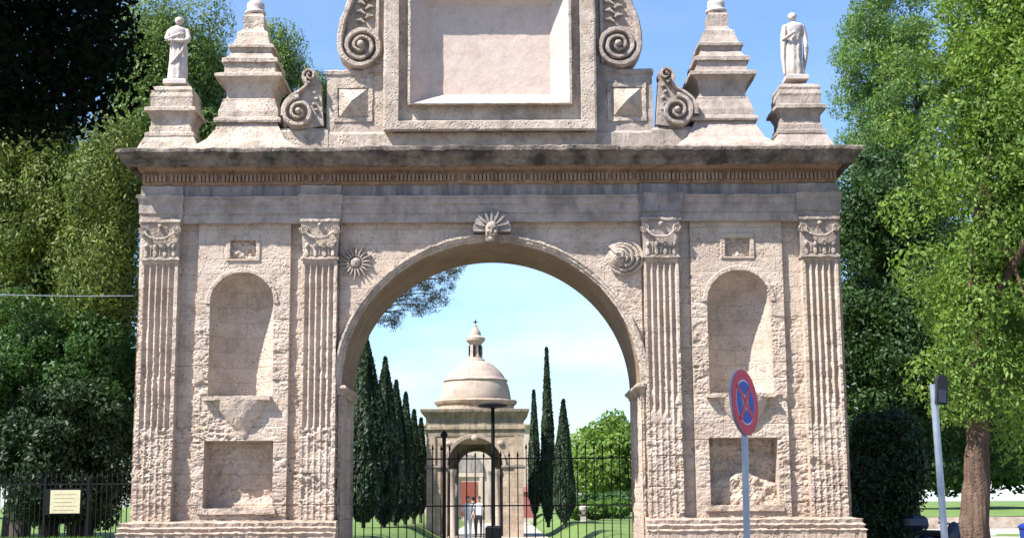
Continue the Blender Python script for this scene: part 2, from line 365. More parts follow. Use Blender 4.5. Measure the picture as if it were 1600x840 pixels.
for sgn in (-1, 1):
    xs = gridlines(X(237), XE, .021, [XI, XIP, XPN0, XPN1, XO0, XO1, SQ0, SQ1, NIC-NR, NIC+NR, NIC-X(20), NIC+X(20)])
    zs = gridlines(ZB-.1, ZA+.05, .021, [ZNB, SQZ0, SQZ1, Z(403), Z(375)])
    xx, zz = np.meshgrid(xs*sgn, zs, indexing='ij')
    d = bay_depth(xx, zz, sgn)
    er = erode(xx, zz, 1 if sgn < 0 else 6); er = np.where(d > YN+.1, er*.35, er)
    W.grid(np.stack([xx, d+er, zz], -1))
# spandrels round the arch
nt, ns = 420, 46
th = np.linspace(0, np.pi, nt); s_ = np.linspace(0, 1, ns)
ax_, az_ = RX*np.cos(th), ZS+RZ*np.sin(th)
hw, ht = X(238), ZA+.05-ZS
k = np.minimum(hw/np.maximum(np.abs(np.cos(th)), 1e-6), ht/np.maximum(np.sin(th), 1e-6))
bx_, bz_ = k*np.cos(th), ZS+k*np.sin(th)
xx = ax_[:, None]+(bx_-ax_)[:, None]*s_; zz = az_[:, None]+(bz_-az_)[:, None]*s_
W.grid(np.stack([xx, erode(xx, zz, 11)-.05, zz], -1))
# jambs (front strip), intrados, inner faces
for sgn in (-1, 1):
    zs = np.arange(0, ZS+.03, .03); xs = np.linspace(RX, X(238), 5)
    xx, zz = np.meshgrid(xs*sgn, zs, indexing='ij'); W.grid(np.stack([xx, erode(xx, zz, 12)-.03, zz], -1))
    ys = np.linspace(-.03, T, 90); yy, zz = np.meshgrid(ys, zs, indexing='ij')
    rec = np.where((np.abs(yy-.45) < .16) | (np.abs(yy-1.3) < .5) | (np.abs(yy-2.1) < .12), .05, 0.)
    W.grid(np.stack([sgn*(RX+rec+erode(yy, zz, 14)*.7*smooth(0, .1, yy)), yy, zz], -1))
    W.plane((sgn*XE, 0, 0), (0, T, 0), (0, 0, ZA), .06); W.plane((sgn*RX, T, 0), (sgn*(XE-RX), 0, 0), (0, 0, ZA), .3)
xx = ax_[:, None]+(bx_-ax_)[:, None]*s_[::9]; zz = az_[:, None]+(bz_-az_)[:, None]*s_[::9]; W.grid(np.stack([xx, T+0*xx, zz], -1))
W.build('wall', M_wall, GATE)
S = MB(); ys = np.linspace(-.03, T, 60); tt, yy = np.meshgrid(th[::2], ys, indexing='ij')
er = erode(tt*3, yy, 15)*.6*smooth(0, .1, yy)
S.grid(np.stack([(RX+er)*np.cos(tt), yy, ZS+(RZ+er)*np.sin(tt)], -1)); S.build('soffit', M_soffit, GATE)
# archivolt
A = MB(); prof = [(0.0, -.03), (0.0, -.10), (.045, -.115), (.05, -.15), (.105, -.165), (.115, -.19), (.16, -.185), (.17, -.03)]
th2 = np.linspace(-.0, np.pi+.0, 260); G = []
for o_, y_ in prof: G.append(np.stack([(RX+o_-.005)*np.cos(th2), y_+0*th2, ZS+(RZ+o_-.005)*np.sin(th2)], 1))
A.grid(np.stack(G, 1)); A.rough(.022, 9, 8); A.build('archivolt', M_trim, GATE)
# impost mouldings
for sgn in (-1, 1):
    I = MB(); z0 = ZS-.16; rings = []
    for pr, dz in ((.0, 0), (.02, .02), (.02, .05), (.09, .10), (.11, .11), (.11, .155), (.07, .175)):
        a, b = (RX-pr, X(241)+.0) ; x0, x1 = (a, b) if sgn > 0 else (-b, -a)
        rings.append((x0, x1, -.05-pr*.9, T+.03, z0+dz))
    I.rloft(rings, .06).rough(.02, 9, 5); I.build('impost', M_trim, GATE)
# pilasters
ZF = Z(404, YP); ZFB = Z(662, YP)
def pilaster(xa, xb, sgn, seed):
    q = MB(); w = xb-xa
    xs = gridlines(xa, xb, .0125, []); zs = gridlines(ZB-.05, ZF+.1, .022, [ZFB, ZF])
    xx, zz = np.meshgrid(xs, zs, indexing='ij'); u = (xx-xa-.05)/(w-.10)*5
    ph = (u % 1)-.5; fl = np.where((u > 0) & (u < 5) & (np.abs(ph) < .40), np.sqrt(np.clip(1-(ph/.40)**2, 0, 1)), 0)*.075
    m = smooth(ZFB-.12, ZFB+.04, zz)*(1-smooth(ZF-.12, ZF-.02, zz)); low = (1-m)*(zz < ZFB)*.25
    er = erode(xx*1.1+seed*3.1, zz, seed)
    keep = smooth(-.35, .1, fbm(np.stack([xx.ravel()*1.4+seed, 0*xx.ravel(), zz.ravel()*1.2], 1), 3, seed).reshape(xx.shape)+smooth(ZFB, ZFB+2, zz)*.9)
    d = YP+fl*(m*keep+low)+er*(1.15-.45*m)
    d[0, :] = 0.02; d[-1, :] = 0.02
    px = xx.copy(); px[0] = px[1]-.002; px[-1] = px[-2]+.002
    jit = (erode(zz*1.7+seed, xx, seed+2)-.02)*.6
    px[:3] += jit[:3]; px[-3:] -= jit[-3:]
    if sgn < 0: px = -px
    q.grid(np.stack([px, d, zz], -1)); return q.build('pilaster', M_wall, GATE)
def capital(par, xc, w, seed):
    z0, z1 = Z(404, YP), ZA-.002; q = MB(); h = z1-z0; hw = w/2
    q.box(xc-hw-.05, xc+hw+.05, YP-.12, .03, z1-.055, z1, .05)
    q.box(xc-hw-.03, xc+hw+.03, YP-.09, .03, z1-.095, z1-.057, .05)
    q.rloft([(xc-hw+.01, xc+hw-.01, YP-.00, .02, z0+.05), (xc-hw+.0, xc+hw-.0, YP-.02, .02, z0+.3*h), (xc-hw-.02, xc+hw+.02, YP-.05, .02, z0+.7*h), (xc-hw-.03, xc+hw+.03, YP-.085, .02, z1-.1)], .05, False)
    q.box(xc-hw-.03, xc+hw+.03, YP-.06, .03, z0+.0, z0+.035, .05); q.box(xc-hw-.012, xc+hw+.012, YP-.03, .03, z0+.037, z0+.06, .05)
    # garland between the scrolls
    a = np.linspace(.12, np.pi-.12, 20); q.tube(np.stack([xc+(hw-.06)*np.cos(a), YP-.10-.02*np.sin(a), z0+.78*h-.27*h*np.sin(a)], 1), .014+.016*np.sin(a), 7)
    for s in (-1, 1):
        t = np.linspace(0, 4.2*np.pi, 44); r = .085*(1-t/t[-1]*.85)
        q.ribbon(np.stack([xc+s*(hw-.035)+r*np.cos(t)*s, z0+.72*h+r*np.sin(t)], 1), .024, YP-.125, YP-.03)
        q.lathe([(.0, -.1), (.09, -.1), (.09, 0.), (0, 0)], (0, 0, 0), 14)
        v = q.v[-1]; q.v[-1] = np.stack([v[:, 0]+xc+s*(hw-.035), v[:, 2]+YP+.0, v[:, 1]+z0+.72*h], 1)
    n = 4
    for k in range(n):    # eggs and leaf tips
        x = xc-hw+.09+(w-.18)*k/(n-1); q.sphere((x, YP-.045, z0+.34*h), (.045, .05, .06), 8, 6)
        q.ribbon([(x+.0, z0+.07), (x, z0+.13), (x, z0+.19)], [.05, .085, .05], YP-.05, YP+.02)
        if k < n-1: q.ribbon([(x+(w-.18)/(n-1)/2, z0+.1), (x+(w-.18)/(n-1)/2, z0+.26)], .02, YP-.045, YP+.02)
    q.sphere((xc, YP-.10, z0+.84*h), (.05, .05, .045), 8, 6)
    q.rough(.022, 11, seed); q.build('capital', M_grey if seed in (3, 4) else M_trim, par)
for i, (xa, xb, sg) in enumerate(((XI, XIP, -1), (XO0, XO1, -1), (XI, XIP, 1), (XO0, XO1, 1))):
    pl = pilaster(xa, xb, sg, i+2); capital(pl, sg*(xa+xb)/2, xb-xa, i+1)
# niche corbels and ledges
for sgn in (-1, 1):
    q = MB(); z1 = ZNB; xc = sgn*NIC
    q.box(xc-NR*1.12, xc+NR*.98, YN-.14, .3, z1-.07, z1+.015, .03)
    a = np.linspace(0, np.pi, 25); G = []
    for t in np.linspace(0, 1, 12):
        rr = (1-t**1.4)*NR*.82+.04*(t > .9); G.append(np.stack([xc+rr*np.cos(a)+(.12*sgn*0+.10)*t, YN+.05-(rr*.42+.03)*np.sin(a), z1-.07-t*X(58)+0*a], 1))
    q.grid(np.stack(G)); q.rough(.018, 7, 21+sgn); q.build('corbel', M_wall, GATE)
    q = MB(); q.box(xc-X(62), xc+X(58), YN-.04, .35, SQZ0-.10, SQZ0+.01, .03); q.rough(.03, 7, 31+sgn); q.build('ledge', M_wall, GATE)
# plinths with base moulding
for sgn in (-1, 1):
    q = MB(); r = []; zb = ZB
    for pr, dz in ((.34, -zb), (.34, -.72), (.27, -.66), (.27, -.26), (.30, -.22), (.22, -.19), (.26, -.12), (.20, -.09), (.22, -.02), (.10, .0), (.02, .02)):
        x0, x1 = X(236)-pr*.2*0, XO1+pr*.95; x0, x1 = (x0, x1) if sgn > 0 else (-x1, -x0)
        r.append((x0, x1, YP-pr, T+.1, zb+dz))
    q.rloft(r, .035).rough(.03, 11, 41+sgn); q.build('plinth', M_wall, GATE)
# entablature: architrave, frieze, dentils, cornice
def course(name, lst, mat, x=XO1, seed=50, amp=.02, res=.04):
    q = MB(); r = [(-x-p*.68, x+p*.68, YP-p, T+max(p, .02), z) for p, z in lst]; q.rloft(r, res); q.rough(amp, 5, seed); return q.build(name, mat, GATE)
AZ = lambda py: Z(py, YP-.03)
course('architrave', [(.0, AZ(346)), (.0, AZ(333)), (.03, AZ(332)), (.03, AZ(320)), (.06, AZ(318)), (.07, AZ(310)), (.10, AZ(309)), (.10, AZ(306))], M_grey, seed=51)
course('frieze', [(-.02, AZ(307)), (-.02, AZ(286))], M_frieze, seed=53)
CZ = lambda py, p: Z(py, YP-p)
zt = CZ(229, .68)
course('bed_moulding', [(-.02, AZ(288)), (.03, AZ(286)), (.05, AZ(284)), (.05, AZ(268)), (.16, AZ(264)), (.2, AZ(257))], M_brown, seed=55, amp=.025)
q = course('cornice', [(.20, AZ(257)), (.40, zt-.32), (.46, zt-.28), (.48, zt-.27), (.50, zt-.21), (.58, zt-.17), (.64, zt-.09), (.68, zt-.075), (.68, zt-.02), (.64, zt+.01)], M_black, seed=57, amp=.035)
q = MB(); zd0, zd1 = AZ(283), AZ(273)
cq = MB(); x0c, x1c = X(-196), X(200)
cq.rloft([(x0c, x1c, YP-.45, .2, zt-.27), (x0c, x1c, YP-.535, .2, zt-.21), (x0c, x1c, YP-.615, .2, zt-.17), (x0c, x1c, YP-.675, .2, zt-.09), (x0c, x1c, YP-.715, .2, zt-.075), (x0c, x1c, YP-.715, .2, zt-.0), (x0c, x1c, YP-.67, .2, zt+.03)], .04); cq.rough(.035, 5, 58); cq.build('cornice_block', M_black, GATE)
n = 176
for i in range(n):
    x = -XO1-.02+(2*XO1+.04)*(i+.5)/n
    if hsh(np.int64(i), np.int64(3), np.int64(1), 5) < .1: continue
    q.box(x-.026, x+.026, YP-.13, YP-.03, zd0, zd1, 9)
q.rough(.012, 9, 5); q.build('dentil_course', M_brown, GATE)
for sg in (-1, 1):
    for xa, xb in ((XI, XIP), (XO0, XO1)):
        q = MB(); a, b = (xa-.06, xb+.06) if sg > 0 else (-xb-.06, -xa+.06)
        q.rloft([(a, b, YP-.05, .1, AZ(347)), (a, b, YP-.05, .1, AZ(333)), (a-.02, b+.02, YP-.08, .1, AZ(331)), (a-.02, b+.02, YP-.08, .1, AZ(319)), (a-.04, b+.04, YP-.13, .1, AZ(310)), (a-.04, b+.04, YP-.15, .1, AZ(304)), (a, b, YP-.03, .1, AZ(302)), (a, b, YP-.03, .1, AZ(288))], .04)
        q.rough(.02, 5, 60); q.build('projecting_block', M_grey if sg < 0 or xa > 5 else M_frieze, GATE)
# ---- attic
ATX = -.03
def az(py, y): return Z(py, y, 763)
def blk(lst, xa, xb, y0, y1, mat, name, seed=70, amp=.02, res=.05):
    q = MB(); q.rloft([(xa-p, xb+p, y0-p, y1+p, z) for p, z in lst], res); q.rough(amp, 6, seed); return q.build(name, mat, GATE)
ztop = zt+.0; YA = -.20; AT_TOP = az(-150, 0)
# low base course along the top of the cornice
blk([(.05, ztop-.05), (.05, ztop+.10), (0, ztop+.14)], -XO1+.1, XO1-.1, -.25, T-.3, M_grey, 'blocking_course', 71)
# central panel body behind the frame
blk([(0, ztop), (0, az(205, YA)), (0, AT_TOP)], X(-170), X(170), YA, 1.4, M_trim, 'attic_block', 72, .012, .08) if False else None
q = MB()
hwA = X(170); zb_ = ztop
q.box(-hwA, hwA, .62, 1.5, zb_, AT_TOP, .3); q.box(-hwA, -hwA+.2, YA, .62, zb_, AT_TOP, .1); q.box(hwA-.2, hwA, YA, .62, zb_, AT_TOP, .1)
q.box(-hwA+.2, hwA-.2, YA, .62, zb_, az(205, YA)-.03, .1); q.rough(.012, 6, 73); q.build('attic_wall', M_trim, GATE)
q = MB(); rings = [(168, 206, YA-.0), (170, 204, YA-.20), (167, 201, YA-.22), (160, 195, YA-.22), (146, 189, YA-.22), (145, 187.5, YA-.04), (132, 165, YA-.02), (131, 163, YA-.23), (127, 161, YA-.24), (127, 161, YA-.19)]
G = []
ZT = az(-22, YA)
top_in = [ZT+(dd-127)*K for dd, _, _ in rings]
def rect(hx, z0, z1, y, n=70, m=40):
    a = np.linspace(-1, 1, n); b = np.linspace(0, 1, m)
    pts = [np.stack([hx*a, 0*a+y, 0*a+z0], 1), np.stack([0*b+hx, 0*b+y, z0+(z1-z0)*b], 1), np.stack([-hx*a, 0*a+y, 0*a+z1], 1), np.stack([0*b-hx, 0*b+y, z1-(z1-z0)*b], 1)]
    return np.concatenate(pts)
for (dd, py, y), ti in zip(rings, top_in): G.append(rect(dd*K, az(py, y), ti, y))
q.grid(np.stack(G)); q.rough(.012, 6, 74); q.build('attic_frame', M_trim, GATE)
q = MB(); G = [rect(127*K, az(161, YA-.19), ZT, YA-.19)]
zpb = az(148, YA+.21)
for t in (.04, .5, 1.): G.append(rect((127-29*t)*K, az(161, YA-.19)+(zpb-az(161, YA-.19))*t, ZT-29*K*t, YA-.19+.40*t))
q.grid(np.stack(G)); q.plane((-98*K, YA+.21, zpb), (196*K, 0, 0), (0, 0, ZT-29*K-zpb), .06); q.rough(.008, 5, 75); q.build('attic_panel', M_plaster, GATE)
# shoulders with pointed (diamond) bosses
for s in (-1, 1):
    xa, xb = sorted((s*X(171), s*X(262)))
    zt_s = az(118, -.1)
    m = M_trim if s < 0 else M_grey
    blk([(.06, ztop), (.06, az(210, -.1)), (.01, az(207, -.1)), (0, az(205, -.1)), (0, az(118, -.1)), (.03, az(116, -.1)), (.04, az(111, -.1)), (0, az(109, -.1))], xa, xb, -.12, 1.2, m, 'shoulder_block', 80+s, .018)
    xc = s*X(220); hx = X(27); z0, z1 = az(186, -.13), az(135, -.13); zc = (z0+z1)/2; q = MB()
    for u0, u1, v0, v1 in ((-1, 1, -1, -.8), (-1, 1, .8, 1), (-1, -.8, -.8, .8), (.8, 1, -.8, .8)):
        q.box(xc+u0*hx*1.15, xc+u1*hx*1.15, -.15, -.10, zc+v0*(z1-z0)/2*1.15, zc+v1*(z1-z0)/2*1.15, .05)
    hx *= .88; hz = (z1-z0)/2*.9
    c = [(xc-hx, -.12, zc-hz), (xc+hx, -.12, zc-hz), (xc+hx, -.12, zc+hz), (xc-hx, -.12, zc+hz)]; ap = (xc, -.36, zc)
    for i in range(4): q.poly([c[i], c[(i+1) % 4], ap])
    q.rough(.022, 8, 83); q.build('diamond_boss', M_trim, GATE)
    # low step towards the pinnacle
    xa, xb = sorted((s*X(262), s*X(345)))
    blk([(.04, ztop), (.04, az(206, -.1)), (0, az(203, -.1)), (0, az(201, -.1))], xa, xb, -.16, 1.1, m, 'step_block', 86, .02)
# volutes
def spl(p, n=40):
    p = np.array(p, float)
    for _ in range(3):
        a = p[:-1]*.75+p[1:]*.25; b = p[:-1]*.25+p[1:]*.75
        p = np.concatenate([p[:1], np.stack([a, b], 1).reshape(-1, 2), p[-1:]])
    return [tuple(x) for x in p]
def spiral(q, cx, cz, r0, turns, a0, dr, w, y0, y1, end=.12):
    t = np.linspace(0, 1, int(60*turns)); a = a0+dr*turns*2*np.pi*t; r = r0*((1-t)**.9*(1-end)+end)
    q.ribbon(np.stack([cx+r*np.cos(a), cz+r*np.sin(a)], 1), w*(1-.6*t), y0-.05*t, y1)
    aa = np.linspace(0, 2*np.pi, 36); q.prism([(cx+r0*1.02*np.cos(x), cz+r0*1.02*np.sin(x)) for x in aa[:-1]], y0+.13, y1)
    q.sphere((cx, y0-.06, cz), (r0*.17, .09, r0*.17), 12, 8)
for s in (-1, 1):
    q = MB(); cx, cz, r0 = s*X(207), az(73, -.2), X(34)
    spiral(q, cx, cz, r0, 2.5, np.pi if s < 0 else 0, -1 if s > 0 else 1, X(10), -.34, .25)
    # neck of the scroll running up beside the panel
    out = [(-241, 75), (-241, 50), (-235, 27), (-226, 8), (-222, -12), (-224, -40), (-214, -75)]
    pts = [(s*-a*-1*K, az(b, -.2)) for a, b in out]
    inn = [(s*171*K, az(b, -.2)) for b in (-75, 110)]
    pl = [(s*abs(a)*K, az(b, -.2)) for a, b in spl(out)]+[(s*171*K, az(-75, -.2)), (s*171*K, az(112, -.2)), (s*200*K, az(112, -.2))]
    q.prism(pl, -.17, .25)
    p = [(s*abs(a)*K, az(b, -.2)) for a, b in spl(out)]; sp_ = np.array(p); 
    q.ribbon(sp_, X(10), -.34, .2)
    q.ribbon([(s*182*K, az(100, -.2)), (s*181*K, az(20, -.2)), (s*180*K, az(-75, -.2))], X(7), -.27, .1)
    for i in range(16):    # carved leaves down the neck
        t = i/15; cxl = s*X(202-4*t); czl = az(36-105*t, -.2); sg = 1 if i % 2 else -1
        q.ribbon([(cxl, czl), (cxl+sg*X(7), czl+X(6)), (cxl+sg*X(14), czl+X(4))], [X(3), X(7), X(2)], -.27, -.1)
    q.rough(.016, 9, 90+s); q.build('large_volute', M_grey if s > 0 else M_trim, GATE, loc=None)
    q = MB(); cx, cz, r0 = s*X(302)-X(3), az(176, -.2), X(26)
    spiral(q, cx, cz, r0, 1.9, np.pi*.5, 1 if s < 0 else -1, X(9), -.36, .15)
    c2x, c2z, r2 = s*X(286)-X(3), az(119, -.2), X(12)
    spiral(q, c2x, c2z, r2, 1.5, -np.pi/2 if s < 0 else -np.pi/2, -1 if s < 0 else 1, X(6), -.34, .1)
    band = [(-330, 182), (-330, 165), (-320, 152), (-304, 143), (-292, 134), (-296, 122)]
    band = [(a_-(3*s if s < 0 else 3)*s*0, b_2) for a_, b_2 in band]; bb = spl(band); q.ribbon([(s*abs(a)*K, az(b, -.2)) for a, b in bb], np.linspace(X(8), X(4), len(bb)), -.36, .1)
    q.prism([(s*abs(a)*K, az(b, -.2)) for a, b in bb]+[(s*X(272), az(128, -.2)), (s*X(266), az(195, -.2)), (s*X(294), az(200, -.2))], -.22, .12)
    for i in range(5): q.sphere((s*X(278+(i % 2)*4), -.24, az(136+i*9, -.2)), (X(4), .05, X(3)), 8, 6)
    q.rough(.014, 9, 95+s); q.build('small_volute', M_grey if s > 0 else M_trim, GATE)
# pinnacles
YC = .45
def pin(name, s, dcx, lst, mat, seed, amp=.014, yc=YC, res=.06, parent=GATE):
    q = MB(); cx = s*X(dcx)-X(6); r = []
    for h, py in lst:
        hx = h*K; z = Z(py, yc-hx, 763); r.append((cx-hx, cx+hx, yc-hx, yc+hx, z))
    # densify vertically
    rr = []
    for a, b in zip(r[:-1], r[1:]):
        n = max(1, int(abs(b[4]-a[4])/.08))
        for i in range(n): rr.append(tuple(a[j]+(b[j]-a[j])*i/n for j in range(5)))
    rr.append(r[-1]); q.rloft(rr, res); q.rough(amp, 6, seed); return q.build(name, mat, parent)
PIN = [(84, 232), (80, 226), (62, 215), (52, 200), (47, 190), (53, 189), (54, 186), (53, 182), (48, 181), (48, 172), (42, 156), (42, 153), (37, 152), (37, 142), (41, 128), (49, 118), (54, 117), (54, 112), (41, 111), (40, 96), (45, 95), (45, 89), (38, 88), (31, 80), (33, 73), (37, 72), (37, 68), (30, 67), (26, 56), (25, 49), (18, 46), (16, 42), (17, 26), (17, 24), (15, 22), (15, 20)]
for s in (-1, 1):
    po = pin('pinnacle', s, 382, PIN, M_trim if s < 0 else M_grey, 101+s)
    q = MB(); cx = s*X(382)-X(6); zz0 = Z(21, YC); 
    q.lathe([(0, 0), (.21, 0), (.23, .03), (.22, .06), (.17, .10), (.19, .16), (.18, .24), (.11, .32), (.07, .36), (.09, .42), (.08, .50), (.02, .56), (0, .57)], (cx, YC, zz0-.02), 20)
    q.rough(.012, 8, 7); q.build('finial', M_statue, po, flat=False)
    PED = [(50, 232), (47, 224), (40, 212), (36, 211), (40, 210), (40, 205), (34, 204), (34, 196), (32, 195), (32, 184), (37, 172), (42, 170), (42, 165), (34, 164), (34, 152), (35, 148), (33, 142), (34, 138), (32, 134), (25, 133)]
    pin('pedestal', s, 505, [(h*.98, p) for h, p in PED], M_trim if s < 0 else M_grey, 111+s, yc=.25)
# keystone mask with wings
q = MB(); kx, kz = X(2), Z(361, -.4); y = -.44
aa = np.linspace(-.15, np.pi+.15, 30); q.prism([(kx+.38*math.cos(t), kz+.06+.36*math.sin(t)) for t in aa], -.37, 0); q.box(kx-.13, kx+.13, -.40, 0, kz-.2, kz+.1, .05)
q.rough(.012, 12, 9)
for t in range(7):
    a = math.pi*(t+.5)/7; o = (kx, kz+.08); L = .34
    q.ribbon([(o[0]+.1*math.cos(a), o[1]+.1*math.sin(a)), (o[0]+L*.7*math.cos(a), o[1]+L*.75*math.sin(a)), (o[0]+L*math.cos(a), o[1]+L*(1+.2*math.sin(a))*math.sin(a))], [.03, .08, .04], -.41, -.2)
q.build('cartouche', M_frieze, GATE); q = MB(); q.sphere((kx, y, kz+.02), (.13, .14, .18), 18, 14); q.sphere((kx, y-.13, kz-.01), (.03, .05, .06), 8, 6)
for s in (-1, 1):
    q.sphere((kx+s*.055, y-.125, kz+.05), (.032, .025, .018), 8, 6); q.sphere((kx+s*.07, y-.10, kz-.04), (.045, .04, .04), 8, 6)
q.ribbon([(kx-.05, kz-.10), (kx, kz-.115), (kx+.05, kz-.10)], .02, y-.14, y-.05); q.sphere((kx, y-.06, kz-.16), (.07, .07, .06), 8, 6)
q.rough(.012, 12, 9); q.build('carved_head', M_trim, GATE)
# sun rosette (left spandrel) and shell rosette (right spandrel)
q = MB(); c = P(556, 411, -.03); cx, cz = c[0], c[2]
q.sphere((cx, -.06, cz), (.12, .10, .12), 18, 12)
for i in range(18):
    a = i*2*math.pi/18+.1; L = .36 if i % 2 else .30
    q.ribbon([(cx+.13*math.cos(a), cz+.13*math.sin(a)), (cx+.22*math.cos(a+.05), cz+.22*math.sin(a+.05)), (cx+L*math.cos(a), cz+L*math.sin(a))], [.05, .042, .015], -.12, .0)
q.sphere((cx, -.15, cz-.0), (.02, .03, .03), 8, 6)
for s in (-1, 1): q.sphere((cx+s*.04, -.145, cz+.03), (.02, .02, .014), 8, 6)
q.rough(.01, 12, 9); q.build('sun_rosette', M_grey, GATE)
q = MB(); c = P(975, 403, -.03); cx, cz = c[0], c[2]
for i, (r, dx, y) in enumerate(((.37, 0, -.10), (.30, -.035, -.16), (.225, -.07, -.22), (.15, -.105, -.27), (.08, -.13, -.31))):
    a = np.linspace(-2.3+.5*i, 2.5, 40); q.tube(np.stack([cx+dx+r*np.cos(a), y+0*a, cz+r*np.sin(a)*.9], 1), .036, 8, False)
    q.sphere((cx+dx, y+.05, cz), (r, .06, r*.9), 20, 8)
q.rough(.012, 12, 9); q.build('shell_rosette', M_trim, GATE)

# ------------------------------------------------------------------ statues
def statue(px, ypx_foot, s, label, pose):
    yc = .25; f = P(px, ypx_foot, yc); o = thing('statue', label, 'statue', 'statues on the ends of the gate', tuple(f))
    q = MB(); H = X(113)
    prof = [(.0, .0), (.20, .0), (.20, .05), (.155, .055), (.165, .12), (.16, .3), (.15, .5), (.155, .62), (.15, .75), (.135, .85), (.135, .93), (.15, 1.03), (.165, 1.12), (.165, 1.19), (.14, 1.245), (.07, 1.28), (.052, 1.30), (.05, 1.335)]
    sc = H/1.5
    n = 40; a = np.linspace(0, 2*np.pi, n+1); L = []
    for i in range(len(prof)-1):
        (r0, z0), (r1, z1) = prof[i], prof[i+1]
        for t in np.linspace(0, 1, max(1, int((z1-z0)/.03)), endpoint=False):
            r = r0+(r1-r0)*t; z = z0+(z1-z0)*t
            fo = 1+(.10*np.sin(9*a+z*2.5*pose)+.05*np.sin(17*a-z*5))*(smooth(1.15, .9, z)*smooth(.04, .08, z))
            sw = .02*math.sin(z*3.2)*pose
            L.append(np.stack([(r*np.cos(a)*fo+sw), r*.74*np.sin(a)*fo-(.015*np.sin(z*5)), z+0*a], 1))
    q.grid(np.stack(L)*sc)
    hx = .012*pose
    q.sphere((hx*sc, -.01*sc, 1.405*sc), (.070*sc, .080*sc, .100*sc), 18, 14)
    q.sphere((hx*sc, .015*sc, 1.425*sc), (.082*sc, .085*sc, .086*sc), 16, 10)
    q.sphere((hx*sc, -.091*sc, 1.395*sc), (.014*sc, .02*sc, .022*sc), 8, 6)
    for k in (-1, 1):
        q.sphere(((hx+k*.024)*sc, -.074*sc, 1.412*sc), (.012*sc, .009*sc, .007*sc), 6, 5); q.sphere(((hx+k*.063)*sc, 0, 1.40*sc), (.01*sc, .018*sc, .022*sc), 6, 5)
    q.sphere((hx*sc, -.068*sc, 1.355*sc), (.02*sc, .014*sc, .007*sc), 6, 5)
    def arm(pts, r): q.tube(np.array(pts)*sc, np.array(r)*sc, 10); q.sphere(np.array(pts[0])*sc, r[0]*sc, 10, 8)
    def hand(p, d, k):
        p = np.array(p); d = np.array(d)/np.linalg.norm(d); w = np.cross(d, (0, -1., 0.)); w /= np.linalg.norm(w)
        q.sphere(p*sc, (.028*sc, .018*sc, .026*sc), 8, 6)
        for i in range(4):
            b = p+w*(i-1.5)*.013; L_ = (.04, .047, .044, .034)[i]; q.tube(np.array([b, b+d*.03+np.array([0, -.004, 0]), b+d*(.025+L_)+np.array([0, .008, -.004])])*sc, .0065*sc, 6)
        q.tube(np.array([p-w*.02*k, p-w*.04*k+d*.02])*sc, .008*sc, 6)
    if pose > 0:      # arms crossed over the chest
        arm([(-.15, 0, 1.18), (-.19, -.03, 1.03), (-.17, -.10, .95), (-.05, -.16, 1.0), (.05, -.16, 1.05)], [.055, .055, .05, .04, .03]); hand((.06, -.165, 1.06), (1, 0, .4), 1)
        arm([(.15, 0, 1.18), (.19, -.02, 1.03), (.18, -.10, .92), (.06, -.155, .90), (-.05, -.155, .93)], [.055, .055, .05, .04, .03]); hand((-.07, -.16, .935), (-1, 0, .2), 1)
        q.tube(np.array([(.16, -.08, .9), (.12, -.14, .7), (.02, -.15, .55), (-.10, -.12, .4)])*sc, np.array([.035, .03, .03, .02])*sc, 8)
    else:             # mantle over one arm, other hand at the side
        arm([(-.15, 0, 1.18), (-.20, -.01, 1.0), (-.20, -.05, .86), (-.12, -.14, .92), (-.04, -.15, 1.0)], [.055, .05, .045, .036, .028]); hand((-.03, -.155, 1.01), (.6, 0, 1), -1)
        arm([(.15, 0, 1.18), (.20, 0, 1.0), (.205, -.03, .82), (.19, -.07, .68)], [.055, .05, .042, .03]); hand((.188, -.075, .66), (0, -.1, -1), 1)
        q.tube(np.array([(-.16, .0, 1.2), (-.19, -.02, .9), (-.20, -.0, .5), (-.19, 0, .12)])*sc, np.array([.05, .06, .05, .03])*sc, 8)
        q.tube(np.array([(.19, -.02, .95), (.21, 0, .7), (.19, .02, .4), (.16, .02, .2)])*sc, np.array([.03, .05, .04, .02])*sc, 8)
    q.v = [np.array(v)*np.array([1.2, 1.15, 1.]) for v in q.v]; q.rough(.014, 12, 5); q.build('figure', M_statue, o, flat=False)
    b = MB(); b.rloft([(-.24, .24, -.22, .22, -.05), (-.24, .24, -.22, .22, .03), (-.21, .21, -.2, .2, .05)], .1); b.build('base', M_statue, o)
statue(276, 131, -1, 'white robed stone statue with crossed arms on the left-hand pedestal of the gate', 1)
statue(1243, 124, 1, 'white stone statue in a long mantle, one arm hanging, on the right-hand pedestal', -1)

# ------------------------------------------------------------------ ironwork in the arch
IG = thing('iron_entrance_gate', 'tall black iron bar gate closing the arch opening', 'gate')
yg = T-.4; q = MB()
def bar(par, x, z0, z1, y, r=.013, nm='bar', tip=True):
    b = MB(); b.tube([(x, y, z0), (x, y, z1)], r, 6)
    if tip: b.lathe([(r*.8, 0), (r*2.0, .03), (r*1.6, .06), (.001, .14)], (x, y, z1), 6)
    return b.build(nm, M_iron, par)
zt1 = P(600, 702, yg)[2]
xL, xR = -RX+.05, RX-.05
n = 33
for i in range(n):
    x = xL+.05+(xR-xL-.1)*i/(n-1); u = (x-X(-8))/X(62)
    zt_ = zt1 if abs(u) > 1 else zt1-.22*(1-abs(u))*0-.16
    bar(IG, x, .10, zt_-.02+random.uniform(-.01, .01), yg)
for z_, nm in ((zt1-.22, 'top_rail'), (zt1-1.22, 'middle_rail'), (.18, 'bottom_rail')):
    b = MB(); b.box(xL-.02, xR+.02, yg-.012, yg+.012, z_, z_+.03); b.build(nm, M_iron, IG)
